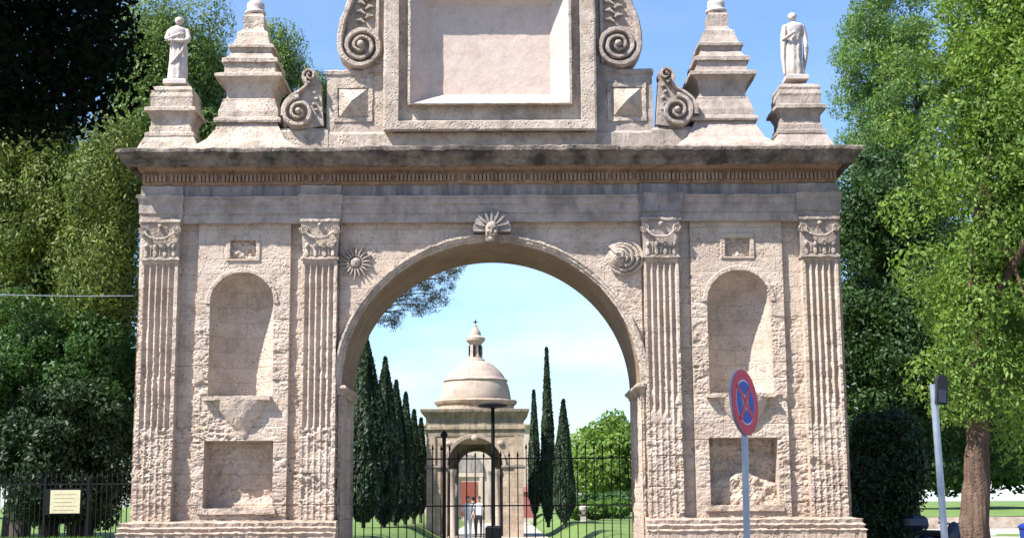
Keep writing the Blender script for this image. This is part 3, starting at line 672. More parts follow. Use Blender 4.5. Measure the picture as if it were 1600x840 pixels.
for px_, top in ((694, 678),):
    p = P(px_, top, yg); b = MB(); b.box(p[0]-.04, p[0]+.04, yg-.04, yg+.04, .0, p[2]-.1); b.lathe([(.03, 0), (.07, .05), (.08, .1), (.05, .15), (.0, .2)], (p[0], yg, p[2]-.1), 12); b.build('post', M_iron, IG)
# modern lamp post on the axis
lp = P(770, 634, 7); SL = thing('street_lamp', 'slim black lamp post with flat head standing behind the gate bars', 'street lamp', loc=(lp[0], 7, 0))
b = MB(); b.tube([(0, 0, 0), (0, 0, 2), (0, 0, lp[2]-.05)], [.055, .05, .045], 12); b.build('pole', M_iron, SL)
b = MB(); b.lathe([(0, 0), (.10, 0), (.36, .05), (.38, .08), (.2, .14), (0, .16)], (0, 0, lp[2]-.06), 20); b.build('lamp_head', M_iron, SL)
b = MB(); b.rloft([(-.2, .2, -.2, .2, 0), (-.2, .2, -.2, .2, 1.05-.1), (-.15, .15, -.15, .15, 1.0)]); b.build('base', M_iron, SL)

# ------------------------------------------------------------------ trees
def rnd(n, rng): return rng.standard_normal((n, 3))
def leafquads(q, pos, nrm, size, aspect, rng, up=None):
    n = len(pos); t = rnd(n, rng)
    if up is not None: t = t*.45+np.array(up)
    t -= nrm*(t*nrm).sum(1)[:, None]; t /= np.linalg.norm(t, axis=1)[:, None]+1e-9; b = np.cross(nrm, t)
    s = size*(.45+1.15*rng.random(n)**1.5)[:, None]; w = s*aspect
    A = np.stack([pos-t*s*.5, pos+b*w*.5+t*s*.05, pos+t*s*.5, pos-b*w*.5+t*s*.05], 1)
    q.v.append(A.reshape(-1, 3)); q.q.append(np.arange(4*n).reshape(n, 4)+q.c); q.c += 4*n
def clumps(q, cen, rad, n, size, aspect, rng, up=None, flat=.75, inner=.55, nb=.7):
    for c, r in zip(cen, rad):
        m = int(n*(r/np.mean(rad))**2); d = rnd(m, rng); d /= np.linalg.norm(d, axis=1)[:, None]
        rr = r*(inner+(1-inner)*rng.random(m)**.6)*(1+.25*fbm(d*2.2+c, 2, 3)); pos = c+d*rr[:, None]*np.array([1, 1, flat])
        nn = d*nb+rnd(m, rng)*.55; nn /= np.linalg.norm(nn, axis=1)[:, None]
        leafquads(q, pos, nn, size, aspect, rng, up)
def tree(name, label, cat, px, ytop, ybot, hw, Y, mat, seed, nc=90, nl=260, size=.16, aspect=.45, cr=.6, base=None, tr=.22, bark=None, dep=1., up=None, group=None, flat=.75, lean=0., extra=(), fill=1.0, inner=.5, boxy=0., nb=.7):
    rng = np.random.default_rng(seed); a = P(px, ytop, Y); b = P(px, ybot, Y); sc = (Y-CAM[1])/F
    zc = (a[2]+b[2])/2; rz = (a[2]-b[2])/2; rx = hw*sc; ry = rx*dep; bx = a[0] if base is None else P(base, 700, Y)[0]
    o = thing(name, label, cat, group, (bx, Y, 0)); cx = a[0]-bx
    cen = []; 
    while len(cen) < nc:
        d = rnd(1, rng)[0]; d /= np.linalg.norm(d); d = d*(1-boxy)+d/np.abs(d).max()*boxy; r = rng.random()**.33*fill; c = d*r*np.array([max(rx-cr*.8, .1), max(ry-cr*.8, .1), max(rz-cr*.6, .1)])
        cen.append(c+np.array([cx, 0, zc]))
    for e in extra: pe = P(e[0], e[1], Y+e[2]); cen.append(np.array([pe[0]-bx, e[2], pe[2]]))
    cen = np.array(cen); rad = cr*(.6+.7*rng.random(len(cen)))
    q = MB(); clumps(q, cen, rad, nl, size, aspect, rng, up, flat, inner, nb); q.build('crown', mat, o)
    t = MB(); zt_ = zc+rz*.3; k = np.linspace(0, 1, 9); wob = np.cumsum(rng.standard_normal(9))*.05
    base_pts = np.stack([lean*k*zt_+wob+(cx*k*.7), wob[::-1]*.6-wob[-1]*.6, k*zt_], 1); bb = np.stack([np.interp(np.linspace(0, 1, 50), k, base_pts[:, j]) for j in range(3)], 1); kk = np.linspace(0, 1, 50); t.tube(bb, tr*(1.18-.88*kk+.35*np.exp(-kk*18)), 20)
    for i in range(14):
        c = cen[rng.integers(len(cen))]; j = rng.integers(3, 8); s0 = base_pts[j]; mid = (s0+c)/2+rnd(1, rng)[0]*.25+np.array([0, 0, -.1]); kk = np.linspace(0, 1, 7)[:, None]
        t.tube((1-kk)**2*s0+2*kk*(1-kk)*mid+kk**2*c, tr*.42*(1.05-np.linspace(0, .85, 7)), 7)
    t.rough(.06, 3.5, seed); t.build('trunk', bark or M_bark_d, o)
    return o
# --- right-hand side
tree('broadleaf_tree', 'big bright green tree with leaning brown trunk beside the street pole', 'tree', 1560, -170, 650, 162, -3.5, L_bright, 11, nc=270, nl=430, size=.095, aspect=.42, cr=.5, base=1513, tr=.225, bark=M_bark, up=(0, 0, -.4), lean=.02, flat=.9,
     extra=[(1455, 590, 0), (1480, 640, .3), (1440, 420, 0), (1455, 500, .4), (1420, 330, .5), (1400, 200, .5), (1400, 100, .5), (1590, 690, 0), (1560, 640, -.4), (1590, 640, .4), (1490, 560, -.3), (1470, 470, .2), (1510, 600, -.5), (1530, 570, -.6), (1545, 620, -.5), (1500, 520, -.6), (1555, 540, -.6), (1490, 630, -.2), (1520, 640, -.5), (1575, 600, -.5), (1520, 480, -.6), (1560, 460, -.6)])
tree('broadleaf_tree', 'fresh green feathery tree rising behind the right end of the gate cornice', 'tree', 1376, -110, 450, 108, 14, L_blue, 12, nc=230, nl=420, size=.11, aspect=.35, cr=.5, up=(0, 0, -.5), flat=.9)
tree('broadleaf_tree', 'dark green tree filling the gap beside the gate, below the cornice', 'tree', 1375, 215, 815, 128, 9, L_mid2, 13, nc=260, nl=360, size=.13, cr=.6, boxy=.5)
tree('broadleaf_tree', 'shaded dense tree low behind the leaning street pole', 'tree', 1490, 330, 770, 160, 14, L_mid, 14, nc=190, nl=330, size=.16, cr=.8, boxy=.4)
tree('shrub', 'very dark evergreen bush between gate foot and street pole', 'shrub', 1380, 640, 860, 64, 5, L_deep, 15, nc=130, nl=520, size=.11, cr=.45, tr=.06, fill=1., inner=.2, boxy=.8)
tree('broadleaf_tree', 'distant dark green tree farthest right, behind the brown trunk', 'tree', 1620, 250, 765, 120, 20, L_mid, 16, nc=140, nl=260, size=.2, cr=1.1)
# --- left-hand side
PK = dict(size=.10, aspect=.34, up=(0, 0, .4), flat=1.1, nb=1.2)
tree('pine_tree', 'tall pine with tufted crown behind the left statue', 'tree', 272, -4, 340, 116, 9, L_pine2, 21, nc=140, nl=1150, cr=.68, boxy=.35, inner=.7, **PK)
tree('pine_tree', 'pine crown showing between left pinnacle and scroll volute', 'tree', 425, 24, 330, 62, 12, L_pine2, 22, nc=80, nl=900, cr=.66, boxy=.2, inner=.7, **PK)
tree('pine_tree', 'small pine top showing beside the large left volute', 'tree', 490, 68, 330, 36, 14, L_pine2, 23, nc=60, nl=430, cr=.42, **PK)
tree('pine_tree', 'olive green sunlit pine at left below the dark overhanging branches', 'tree', 60, 165, 520, 120, 5, L_pine, 24, nc=150, nl=1000, cr=.7, boxy=.5, inner=.7, **PK)
tree('pine_tree', 'olive green pine touching the left edge of the gate cornice', 'tree', 165, 170, 520, 66, 3.5, L_pine, 25, nc=80, nl=1000, cr=.62, boxy=.4, inner=.7, **PK)
tree('broadleaf_tree', 'deep green broadleaf tree behind the iron fence at left', 'tree', 90, 450, 740, 150, 4.2, L_mid, 26, nc=240, nl=420, size=.11, cr=.48, boxy=.6)
tree('shrub', 'very dark bush behind the notice board and the fence', 'shrub', 110, 590, 830, 110, 3.0, L_deep, 28, nc=150, nl=520, size=.11, cr=.45, tr=.06, inner=.2, boxy=.8)
tree('broadleaf_tree', 'dark dense tree farther back at left, behind the fence', 'tree', 40, 300, 760, 230, 14, L_mid, 27, nc=190, nl=300, size=.17, cr=1., boxy=.5)
# dark overhanging tree near the camera
def near_tree():
    rng = np.random.default_rng(31); o = thing('overhanging_tree', 'branches of a near tree, coloured almost black for shade, hanging into the top left corner', 'tree', loc=(-9.5, -19.5, 0)); cen = []
    for i in range(900):
        yy = rng.uniform(-25, -14); z = rng.uniform(4.2, 9.0); dist = yy-CAM[1]
        xr = P(190, 100, yy)[0] if True else 0
        # outline: to x=205 at the top, x=150 at y=200
        py = 782-(z-1.6)/dist*F
        if py > 180 or dist < 4: continue
        lim = 118 if py > 60 else 135
        x1 = P(lim, 100, yy)[0]-.35; x0 = x1-5.0
        cen.append(np.array([rng.uniform(x0, x1)+9.5, yy+19.5, z]))
    for px, py, y in ((185, 12, -19), (190, 55, -18), (178, 90, -19), (188, 125, -18), (165, 160, -19), (140, 185, -19), (110, 195, -19), (60, 190, -19), (15, 180, -18.5), (90, 180, -18), (130, 150, -18), (160, 110, -18), (165, 60, -18), (40, 165, -19), (165, 20, -18), (130, 60, -18), (90, 90, -18), (90, 30, -18), (40, 60, -18), (40, 120, -18), (100, 140, -18), (10, 20, -18), (10, 100, -18)):
        p = P(px-28, py-12, y); cen.append(p+np.array([9.5, 19.5, 0]))
    cen = np.array(cen); q = MB(); clumps(q, cen, np.full(len(cen), .33)*(.7+.6*rng.random(len(cen))), 380, .07, .45, rng, None, .8, .15)
    top = np.array([[rng.uniform(-9, -2.5)+9.5, rng.uniform(-27, -17)+19.5, rng.uniform(9.5, 13)] for _ in range(130)]); clumps(q, top, np.full(130, 1.1), 420, .22, .5, rng, None, .6, .1); q.build('crown', L_dark, o)  # top: unseen upper clumps added to keep the sun off the visible branches
    t = MB(); k = np.linspace(0, 1, 8); t.tube(np.stack([.3*k, .4*k, 7*k], 1), .35*(1.2-.7*k), 12)
    for i in range(20):
        c = cen[rng.integers(len(cen))]; s0 = np.array([.2, .2, 3.5+3*rng.random()]); kk = np.linspace(0, 1, 7)[:, None]; mid = (s0+c)/2+np.array([0, 0, .6]); t.tube((1-kk)**2*s0+2*kk*(1-kk)*mid+kk**2*c, np.linspace(.13, .02, 7), 7)
    t.build('trunk', M_bark_d, o)
near_tree()
# pine whose branch shows through the arch
def arch_pine():
    rng = np.random.default_rng(41); Y = 11; b = P(430, 700, Y); o = thing('umbrella_pine', 'blue-green pine branch reaching in under the arch from the left', 'tree', loc=(b[0], Y, 0)); cen = []
    for px, py in ((725, 425), (712, 430), (700, 432), (688, 440), (705, 445), (690, 455), (678, 450), (675, 465), (690, 470), (662, 455), (655, 468), (668, 480), (648, 480), (640, 462), (635, 475), (622, 472), (612, 485), (628, 492), (655, 490), (600, 480), (606, 498), (592, 492), (665, 442), (650, 448), (600, 462), (585, 470), (580, 500), (615, 505)):
        for j in range(2):
            p = P(px+rng.normal()*5-2, py+rng.normal()*4-3, Y+rng.uniform(-.7, .7)); cen.append([p[0]-b[0], p[1]-Y, p[2]])
    arch_c = np.array(cen)
    for i in range(60):
        p = P(rng.uniform(300, 590), rng.uniform(330, 470), Y+rng.uniform(-1.5, 2.5)); cen.append([p[0]-b[0], p[1]-Y, p[2]])
    cen = np.array(cen); q = MB(); clumps(q, cen, np.full(len(cen), .2)*(.6+.8*rng.random(len(cen))), 95, .13, .13, rng, (0, 0, .4), .8, .1); q.build('crown', L_bluepine, o)
    t = MB(); k = np.linspace(0, 1, 8); t.tube(np.stack([.5*k, 0*k, 6.5*k], 1), .22*(1.2-.7*k), 10)
    s0 = np.array([.4, 0, 5.4])
    for i in range(26):
        c = arch_c[rng.integers(len(arch_c))]; kk = np.linspace(0, 1, 8)[:, None]; mid = np.array([c[0]*.55, c[1]*.5, c[2]+.25]); t.tube((1-kk)**2*s0+2*kk*(1-kk)*mid+kk**2*c, np.linspace(.06, .008, 8), 6)
    t.build('trunk', M_bark_d, o)
arch_pine()
def cypress(px, ytop, ybot, hw, Y, seed, label, wide=.5, thin=False):
    rng = np.random.default_rng(seed); a = P(px, ytop, Y); b = P(px, ybot, Y); sc = (Y-CAM[1])/F; rx = hw*sc; h = a[2]-b[2]; z0 = b[2]-.004*h
    gz = .62; o = thing('cypress_tree', label, 'tree', 'cypresses lining the avenue', (a[0], Y, gz-.1)); z0 -= gz-.1; h = a[2]-(gz-.1)-z0
    def prof(t): return np.clip(np.minimum(1, (t/.16)**.7+.12)*(1-np.clip((t-wide*.6)/(1-wide*.6), 0, 1)**1.35)**.9, .02, 1)
    n = int(22000+9000*min(h*rx/6, 3)); t = rng.random(n)**.85; an = rng.random(n)*2*np.pi
    lump = 1+.42*fbm(np.stack([np.cos(an)*1.6, np.sin(an)*1.6, t*h*.55], 1)*1.3, 3, seed)
    r = rx*prof(t)*lump*(.72+.28*rng.random(n)**.6); pos = np.stack([r*np.cos(an), r*np.sin(an), z0+t*h], 1)
    nr = np.stack([np.cos(an), np.sin(an), 0*an+.25], 1)+rnd(n, rng)*.45; nr /= np.linalg.norm(nr, axis=1)[:, None]
    q = MB(); leafquads(q, pos, nr, .20, .38, rng, (0, 0, 1.2))
    tt = np.linspace(0, 1, 24); q.lathe([(rx*.70*float(prof(np.array([x]))[0]), z0+x*h*.97) for x in tt], (0, 0, 0), 14)
    q.build('crown', L_cyp, o); t_ = MB(); t_.tube([(0, 0, -.1), (0, 0, z0+h*.3)], [.085, .05], 8); t_.build('trunk', M_bark_d, o)
for args in ((571, 520, 812, 40, 27, 1, 'tall wide cypress at the left jamb, nearest and largest of the row', .45),
             (602, 560, 815, 24, 29, 2, 'cypress with a blunt top right beside the large left cypress', .6),
             (619, 596, 812, 20, 31, 3, 'mid-height cypress, third from the left jamb', .5),
             (634, 615, 809, 16, 33.5, 4, 'cypress with a pointed top, fourth from the left jamb', .5),
             (647, 642, 805, 14, 36, 5, 'shorter cypress next to the one beside the temple', .5),
             (658, 655, 800, 11, 39, 6, 'shortest cypress, right against the left side of the domed temple', .5),
             (834, 611, 800, 9, 40, 7, 'slim cypress just right of the domed temple', .5),
             (854, 545, 812, 11, 36, 8, 'tallest needle-thin cypress right of the temple', .45),
             (880, 626, 812, 16, 34, 9, 'broader cypress in front of the round bright green tree', .5)):
    cypress(*args)
tree('broadleaf_tree', 'round bright green tree seen through the right of the arch', 'tree', 960, 640, 790, 74, 55, L_bright, 51, nc=120, nl=500, size=.24, aspect=.6, cr=1.0, tr=.25, boxy=.25, nb=1.1, inner=.7)
for i, (px, hw, yt, lab) in enumerate(((905, 16, 785, 'small clipped shrub beside the pale stone marker'), (934, 20, 778, 'rounded sunlit shrub in the middle of the row by the lawn'), (966, 20, 776, 'largest rounded shrub, at the right jamb of the arch'))):
    tree('shrub', lab, 'shrub', px, yt, 812, hw, 44, L_lawnshrub, 60+i, nc=26, nl=200, size=.2, aspect=.6, cr=.35, tr=.04)
tree('hedge', 'low dark hedge at the far edge of the lawn behind the shrubs', 'hedge', 950, 768, 800, 70, 50, L_mid, 66, nc=80, nl=200, size=.25, cr=.4, tr=.05)
# far tree line
rng0 = np.random.default_rng(5)
for i, (px, yt, hw, lab) in enumerate(((-60, 640, 120, 'far tree at the left edge beyond the fence'), (250, 640, 150, 'far tree hidden behind the left bay of the gate'), (1330, 660, 130, 'far tree beyond the dark bush'), (1530, 640, 150, 'far tree beyond the street pole'), (1720, 640, 150, 'far tree beyond the right edge of the street'))):
    if i in (1,): continue
    tree('broadleaf_tree', lab, 'tree', px, yt, 778, hw, 75, L_mid, 80+i, nc=90, nl=200, size=.45, aspect=.6, cr=1.5, tr=.3)

# ------------------------------------------------------------------ the temple
TY = 34; sct = (TY-CAM[1])/F
tx = P(742, 700, TY)[0]; TEM = thing('domed_temple', 'small square stone temple with dome and lantern at the end of the avenue', 'temple', loc=(tx, TY, 0))
zt_ = lambda py, y=TY: float(P(742, py, y)[2])
HW = 75*sct; yf = 0.0; DP = 2*HW
def arch_wall(q, hw, ro, zs, zt, y0, y1, x_=0, n=40):
    th = np.linspace(0, np.pi, n); k = np.minimum(hw/np.maximum(np.abs(np.cos(th)), 1e-6), (zt-zs)/np.maximum(np.sin(th), 1e-6))
    for y in (y0, y1):
        A = np.stack([np.stack([ro*np.cos(th), y+0*th, zs+ro*np.sin(th)], 1), np.stack([k*np.cos(th), y+0*th, zs+k*np.sin(th)], 1)]); q.grid(A)
    q.grid(np.stack([np.stack([ro*np.cos(th), y0+0*th, zs+ro*np.sin(th)], 1), np.stack([ro*np.cos(th), y1+0*th, zs+ro*np.sin(th)], 1)]))
    for s in (-1, 1): q.box(*sorted((s*ro, s*hw)), y0, y1, 0, zs)
zsp, zen = zt_(727), zt_(680); ro = 43*sct; wt_ = .75
q = MB(); arch_wall(q, HW, ro, zsp, zen, 0, wt_); q3 = MB(); arch_wall(q3, HW, 31*sct, zsp-.1, zen, DP-wt_, DP); q3.rough(.02, 2, 3); q3.build('wall', M_frieze, TEM); q4 = MB(); t4 = np.linspace(0, np.pi, 30); q4.grid(np.stack([np.stack([(31*sct+o_)*np.cos(t4), DP-wt_+y_+0*t4, zsp-.1+(31*sct+o_)*np.sin(t4)], 1) for o_, y_ in ((0, 0), (0, -.1), (.13, -.1), (.13, 0))], 1)); q4.build('archivolt', M_black, TEM)
n0 = len(q.v); 
for ya in (-HW, HW-wt_):
    q2 = MB(); arch_wall(q2, HW-.002, ro, zsp, zen-.002, ya, ya+wt_)
    for v in q2.v: v[:] = np.stack([v[:, 1], v[:, 0]+HW, v[:, 2]], 1)
    q2.rough(.02, 2, 3); q2.build('wall', M_temple, TEM)
q.rough(.02, 2, 3); q.build('wall', M_temple, TEM)
def ring_course(name, lst, mat=M_temple):
    q = MB(); q.rloft([(-HW-p, HW+p, -p, DP+p, z) for p, z in lst], .4); q.rough(.02, 3, 9); q.build(name, mat, TEM)
ring_course('entablature', [(0.03, zen-.02), (.03, zt_(672)), (.1, zt_(670)), (.08, zt_(665)), (.03, zt_(664)), (.03, zt_(652)), (.10, zt_(650)), (.26, zt_(643)), (.28, zt_(639)), (.1, zt_(638))], stone('temple_cornice', c1=(.36, .30, .21), c2=(.25, .20, .14), stain=.8, stainc=(.10, .09, .08), streak=2.4, p=(.4, .65)))
for s in (-1, 1):
    q = MB(); a, b = sorted((s*(ro-.06), s*(HW+.08))); q.rloft([(a, b, -.05, wt_+.05, zsp-.12), (a, b, -.09, wt_+.05, zsp-.06), (a, b, -.09, wt_+.05, zsp+.02)]); q.build('impost', M_frieze, TEM)
    q = MB(); xw = s*(HW-.2)
    for yy in (.0,): q.box(xw-.19, xw+.19, -.07, .0, .0, zsp-.13); q.box(xw-.19, xw+.19, -.07, 0, zsp+.03, zen-.03)
    q.build('pilaster', M_temple, TEM)
    for yy in (.02, DP-.45):
        q = MB(); q.lathe([(.17, 0), (.17, .1), (.12, .15), (.115, zsp*.55), (.10, zsp-.45), (.14, zsp-.4), (.17, zsp-.22), (.19, zsp-.14)], (s*(ro-.24), yy, 0), 14); q.build('column', M_dome, TEM, flat=False)
q = MB(); th3 = np.linspace(0, np.pi, 40)
G = [np.stack([(ro+o_)*np.cos(th3), y_+0*th3, zsp+(ro+o_)*np.sin(th3)], 1) for o_, y_ in ((0, 0), (0, -.08), (.14, -.1), (.16, -.0))]; q.grid(np.stack(G)); q.build('archivolt', M_dome, TEM)
for s_, zc_ in ((-1, 690), (1, 690)):
    q = MB(); q.sphere((s_*1.25*.9, -.03, zt_(692)), (.16, .08, .12), 10, 8); q.build('rosette', M_dome, TEM)
q = MB(); q.sphere((0, -.12, zt_(684)), (.16, .1, .14), 10, 8); q.build('keystone', M_dome, TEM)
cyt = HW
q = MB(); q.box(-HW+.1, HW-.1, .1, DP-.1, zen-.25, zen-.05); q.build('vault', M_temple, TEM)
zd = lambda py: float(P(742, py, TY+HW)[2]); sd_ = (TY+HW-CAM[1])/F
q = MB(); q.lathe([(60*sd_, zd(640)-.3), (60*sd_, zd(634)), (63*sd_, zd(632)), (65*sd_, zd(628)), (64*sd_, zd(626)), (57*sd_, zd(625))], (0, cyt, 0), 40); q.rough(.015, 3, 4); q.build('drum', M_temple, TEM)
r0 = 55*sd_; pr = []
for t in np.linspace(0, 1, 26):
    a = t*np.pi/2*.86; r = r0*math.cos(a); z = zd(627)+(zd(563)-zd(627))*math.sin(a)/math.sin(np.pi/2*.86)
    pr.append((r, z)); 
    if 9 <= round(t*25) <= 9: pr.append((r+.05, z+.01)); pr.append((r+.04, z+.09))
q = MB(); q.lathe(pr, (0, cyt, 0), 48); q.rough(.02, 3, 4); q.build('dome', M_dome, TEM, flat=False)
q = MB(); e = zd(564)-.25; m = sd_
LA = [(15, 566), (15, 562), (11, 560), (9.5, 552), (9.5, 538), (11, 536), (15, 532), (15.5, 528), (14, 527), (9, 524), (8, 519), (5, 514), (2.5, 510), (2.6, 508), (.8, 506), (0.1, 505)]
q.lathe([(r*m, zd(z)) for r, z in LA], (0, cyt, 0), 16)
q.build('lantern', M_dome, TEM)
q = MB()
for i in range(6):
    a = i*np.pi/3+.3; x, y = 9.6*m*math.cos(a), 9.6*m*math.sin(a)+cyt; q.box(x-.05, x+.05, y-.05, y+.05, zd(557), zd(540))
q.build('lantern_opening', M_iron, TEM)
q = MB(); q.box(-.025, .025, cyt-.02, cyt+.02, zd(507), zd(499)); q.box(-.10, .10, cyt-.018, cyt+.018, zd(503.5), zd(502)); q.build('cross', M_iron, TEM)
# church seen beyond
CYY = 78; c0, c1 = P(655, 700, CYY), P(833, 700, CYY); CH = thing('church', 'pale stone church front with red door seen through and beside the temple', 'church', loc=((c0[0]+c1[0])/2, CYY, 0)); hw = (c1[0]-c0[0])/2; zc = P(742, 662, CYY)[2]
M_ch = stone('church_stone', c1=(.52, .43, .34), c2=(.42, .34, .27), stain=.4, bump=.3)
q = MB(); q.box(-hw, hw, 0, 8, 0, zc-.3, 1); q.build('wall', M_ch, CH); q = MB(); q.rloft([(-hw-.1, hw+.1, -.1, 8, zc-.3), (-hw-.3, hw+.3, -.3, 8, zc-.1), (-hw-.3, hw+.3, -.3, 8, zc)]); q.build('cornice', M_ch, CH)
dx = P(733, 700, CYY)[0]-CH.location.x
q = MB(); q.box(dx-.6, dx+.6, -.06, .0, 0.6, P(742, 752, CYY)[2]); q.build('door', plain('red_door', (.24, .055, .03), .7), CH)
q = MB(); a = np.linspace(0, np.pi, 24); q.prism([(dx+1.15*math.cos(t), 3.72+1.3*math.sin(t)) for t in a], -.1, 0); q.build('tympanum', M_frieze, CH)
for sx in (-1, 1):
    q = MB(); q.lathe([(.22, 0), (.2, .3), (.16, 3.2), (.24, 3.5)], (dx+sx*1.6, -.3, .3), 12); q.build('column', M_frieze, CH)
q = MB(); q.box(dx-1.0, dx-.76, -.12, 0, .5, 3.4); q.box(dx+.76, dx+1.0, -.12, 0, .5, 3.4); q.box(dx-1.1, dx+1.1, -.14, 0, 3.4, 3.7); q.build('door_frame', M_ch, CH)
p = P(824, 800, 66); q = MB(); o = thing('kiosk', 'small dull red hut beside the right side of the temple', 'hut', loc=(p[0], 66, .6))
q.box(-.45, .45, 0, 1.2, -.1, 1.6); q.build('wall', plain('dull_red', (.30, .09, .08), .8), o); q = MB(); q.rloft([(-.6, .6, -.15, 1.35, 1.6), (-.1, .1, .5, .7, 2.0)]); q.build('roof', plain('red_roof', (.22, .09, .07), .8), o)
# stone marker
p = P(912, 798, 41); o = thing('stone_marker', 'small pale stone urn on a block among the shrubs', 'urn', loc=(p[0], 41, .55))
q = MB(); q.rloft([(-.18, .18, -.18, .18, 0), (-.15, .15, -.15, .15, .1), (-.15, .15, -.15, .15, .35), (-.2, .2, -.2, .2, .4)]); q.build('block', M_statue, o)
q = MB(); q.lathe([(.05, .4), (.08, .45), (.2, .6), (.22, .75), (.16, .8), (.0, .8)], (0, 0, 0), 16); q.build('bowl', M_statue, o)

# ------------------------------------------------------------------ people
def skin_person(loc, rz, label, shirt, trousers, hairc, pose):
    o = thing('person', label, 'person', loc=loc); o.rotation_euler.z = rz
    V = [((0, 0, .93), .145), ((0, 0, 1.12), .135), ((0, 0, 1.33), .155), ((0, 0, 1.46), .085), ((0, 0, 1.54), .055), ((0, -.01, 1.62), .085), ((0, -.01, 1.70), .075)]
    E = [(i, i+1) for i in range(6)]
    for s in (-1, 1):
        k = len(V); V += [((s*.09, 0, .86), .095), ((s*.10, -.03*s*pose, .50), .06), ((s*.11, .05*s*pose, .10), .042), ((s*.12, -.10+.05*s*pose, .035), .035)]; E += [(0, k), (k, k+1), (k+1, k+2), (k+2, k+3)]
        k = len(V); V += [((s*.17, 0, 1.40), .06), ((s*.24, .02, 1.14), .042), ((s*.25, -.05-.1*(s*pose > 0), .92), .028), ((s*.25, -.07-.1*(s*pose > 0), .83), .034)]; E += [(2, k), (k, k+1), (k+1, k+2), (k+2, k+3)]
    me = bpy.data.meshes.new('body'); me.from_pydata([v[0] for v in V], E, []); b = bpy.data.objects.new('body', me); C.objects.link(b)
    sk = b.modifiers.new('s', 'SKIN'); 
    for i, v in enumerate(V): me.skin_vertices[0].data[i].radius = (v[1], v[1]*.8)
    me.skin_vertices[0].data[0].use_root = True
    ss = b.modifiers.new('u', 'SUBSURF'); ss.levels = ss.render_levels = 2
    dg = bpy.context.evaluated_depsgraph_get(); m2 = bpy.data.meshes.new_from_object(b.evaluated_get(dg)); bpy.data.objects.remove(b)
    for m in (plain('skin', (.42, .27, .2), .6), shirt, trousers): m2.materials.append(m)
    for pgn in m2.polygons:
        z = pgn.center.z; x = abs(pgn.center.x); pgn.material_index = 2 if z < .97 and x < .2 else (1 if z < 1.47 and not (x > .2 and z < 1.12) else 0); pgn.use_smooth = True
    b = bpy.data.objects.new('body', m2); C.objects.link(b); b.parent = o
    h = MB(); h.sphere((0, .015, 1.70), (.088, .095, .085), 14, 10); h.build('hair', plain('hair', hairc, .7), b)
    fm = plain('face_skin', (.36, .22, .16), .6)
    f = MB(); f.sphere((0, -.098, 1.645), (.012, .02, .02), 6, 5); f.build('nose', fm, b)
    for s in (-1, 1):
        f = MB(); f.sphere((s*.03, -.085, 1.665), (.011, .008, .007), 6, 5); f.build('eye', fm, b)
        f = MB(); f.sphere((s*.085, 0, 1.65), (.012, .02, .028), 6, 5); f.build('ear', fm, b)
cl_w = plain('white_cloth', (.75, .74, .72), .8); cl_d = plain('dark_cloth', (.03, .03, .035), .8); cl_c = plain('cream_cloth', (.6, .55, .48), .8)
for (px, py_, y, rz, lab, sh, tr_, hc, ps) in ((731, 0, 31.0, .2, 'person in white shirt and white trousers standing in the temple doorway, left of another', cl_w, cl_w, (.05, .03, .02), .6), (748, 0, 32.0, -.3, 'person in white top and dark trousers in the temple doorway, right of another', cl_w, cl_d, (.1, .06, .03), -.6), (739, 0, 40.0, 2.9, 'small far person in dark clothes behind the two in white', cl_d, cl_d, (.02, .02, .02), .3)):
    p = P(px, 820, y); skin_person((p[0], y, .055), rz, lab, sh, tr_, hc, ps)

# ------------------------------------------------------------------ left fence, plaque, verge, cable
FY = 1.2; fx0, fx1 = P(-60, 780, FY)[0], -XE-.02
FE = thing('iron_fence', 'dark iron railing with spear tops running left from the gate', 'fence'); zft = P(100, 748, FY)[2]
n = 36
for i in range(n): bar(FE, fx0+(fx1-fx0)*(i+.5)/n, .45, zft+(.02 if i % 2 else 0), FY, .012)
for z_, nm in ((zft-.12, 'top_rail'), (.62, 'bottom_rail')):
    b = MB(); b.box(fx0, fx1, FY-.015, FY+.015, z_, z_+.035); b.build(nm, M_iron, FE)
for px_ in (70, 138): b = MB(); x = P(px_, 780, FY)[0]; b.box(x-.025, x+.025, FY-.03, FY+.03, .2, zft+.05); b.build('post', M_iron, FE)
b = MB(); b.box(fx0, fx1, FY-.12, FY+.12, 0, .45, .1); b.rough(.02, 5, 3); b.build('kerb_wall', M_grey, FE)
pa, pb = P(79, 765, FY-.1), P(124, 801, FY-.1); o = thing('notice_board', 'small cream notice plate on dark board fixed to the iron fence', 'sign', loc=((pa[0]+pb[0])/2, FY-.08, (pa[2]+pb[2])/2)); hx, hz = (pb[0]-pa[0])/2, (pa[2]-pb[2])/2
b = MB(); b.box(-hx-.10, hx+.03, 0, .03, -hz-.03, hz+.03); b.build('board', M_iron, o); b = MB(); b.box(-hx, hx, -.015, -.003, -hz, hz); b.build('plate', plain('cream_plate', (.62, .56, .36), .5), o)
b = MB()
for i in range(5): b.box(-hx*.75, hx*(.75-.15*(i % 3)), -.0175, -.0155, hz*.6-i*.08, hz*.6-i*.08+.018)
b.build('faded_lines', plain('faded_ink', (.45, .38, .25), .6), o)
vx0, vx1 = -22, -XO1-.5
g = MB(); xs = np.linspace(vx0, vx1, 60); ys = np.linspace(-3.2, 4.5, 40); xx, yy = np.meshgrid(xs, ys, indexing='ij')
zz = .83*smooth(-3.2, -1.4, yy)*(1-.5*smooth(.6, 2., yy)*0)*smooth(vx1, vx1-.5, xx)+.05*fbm(np.stack([xx.ravel()*1.5, yy.ravel()*1.5, 0*xx.ravel()], 1), 3, 3).reshape(xx.shape); g.grid(np.stack([xx, yy, zz], -1)); tag(g.build('grass_bank', M_grass, flat=False), 'raised grass bank in front of the left fence', kind='structure')
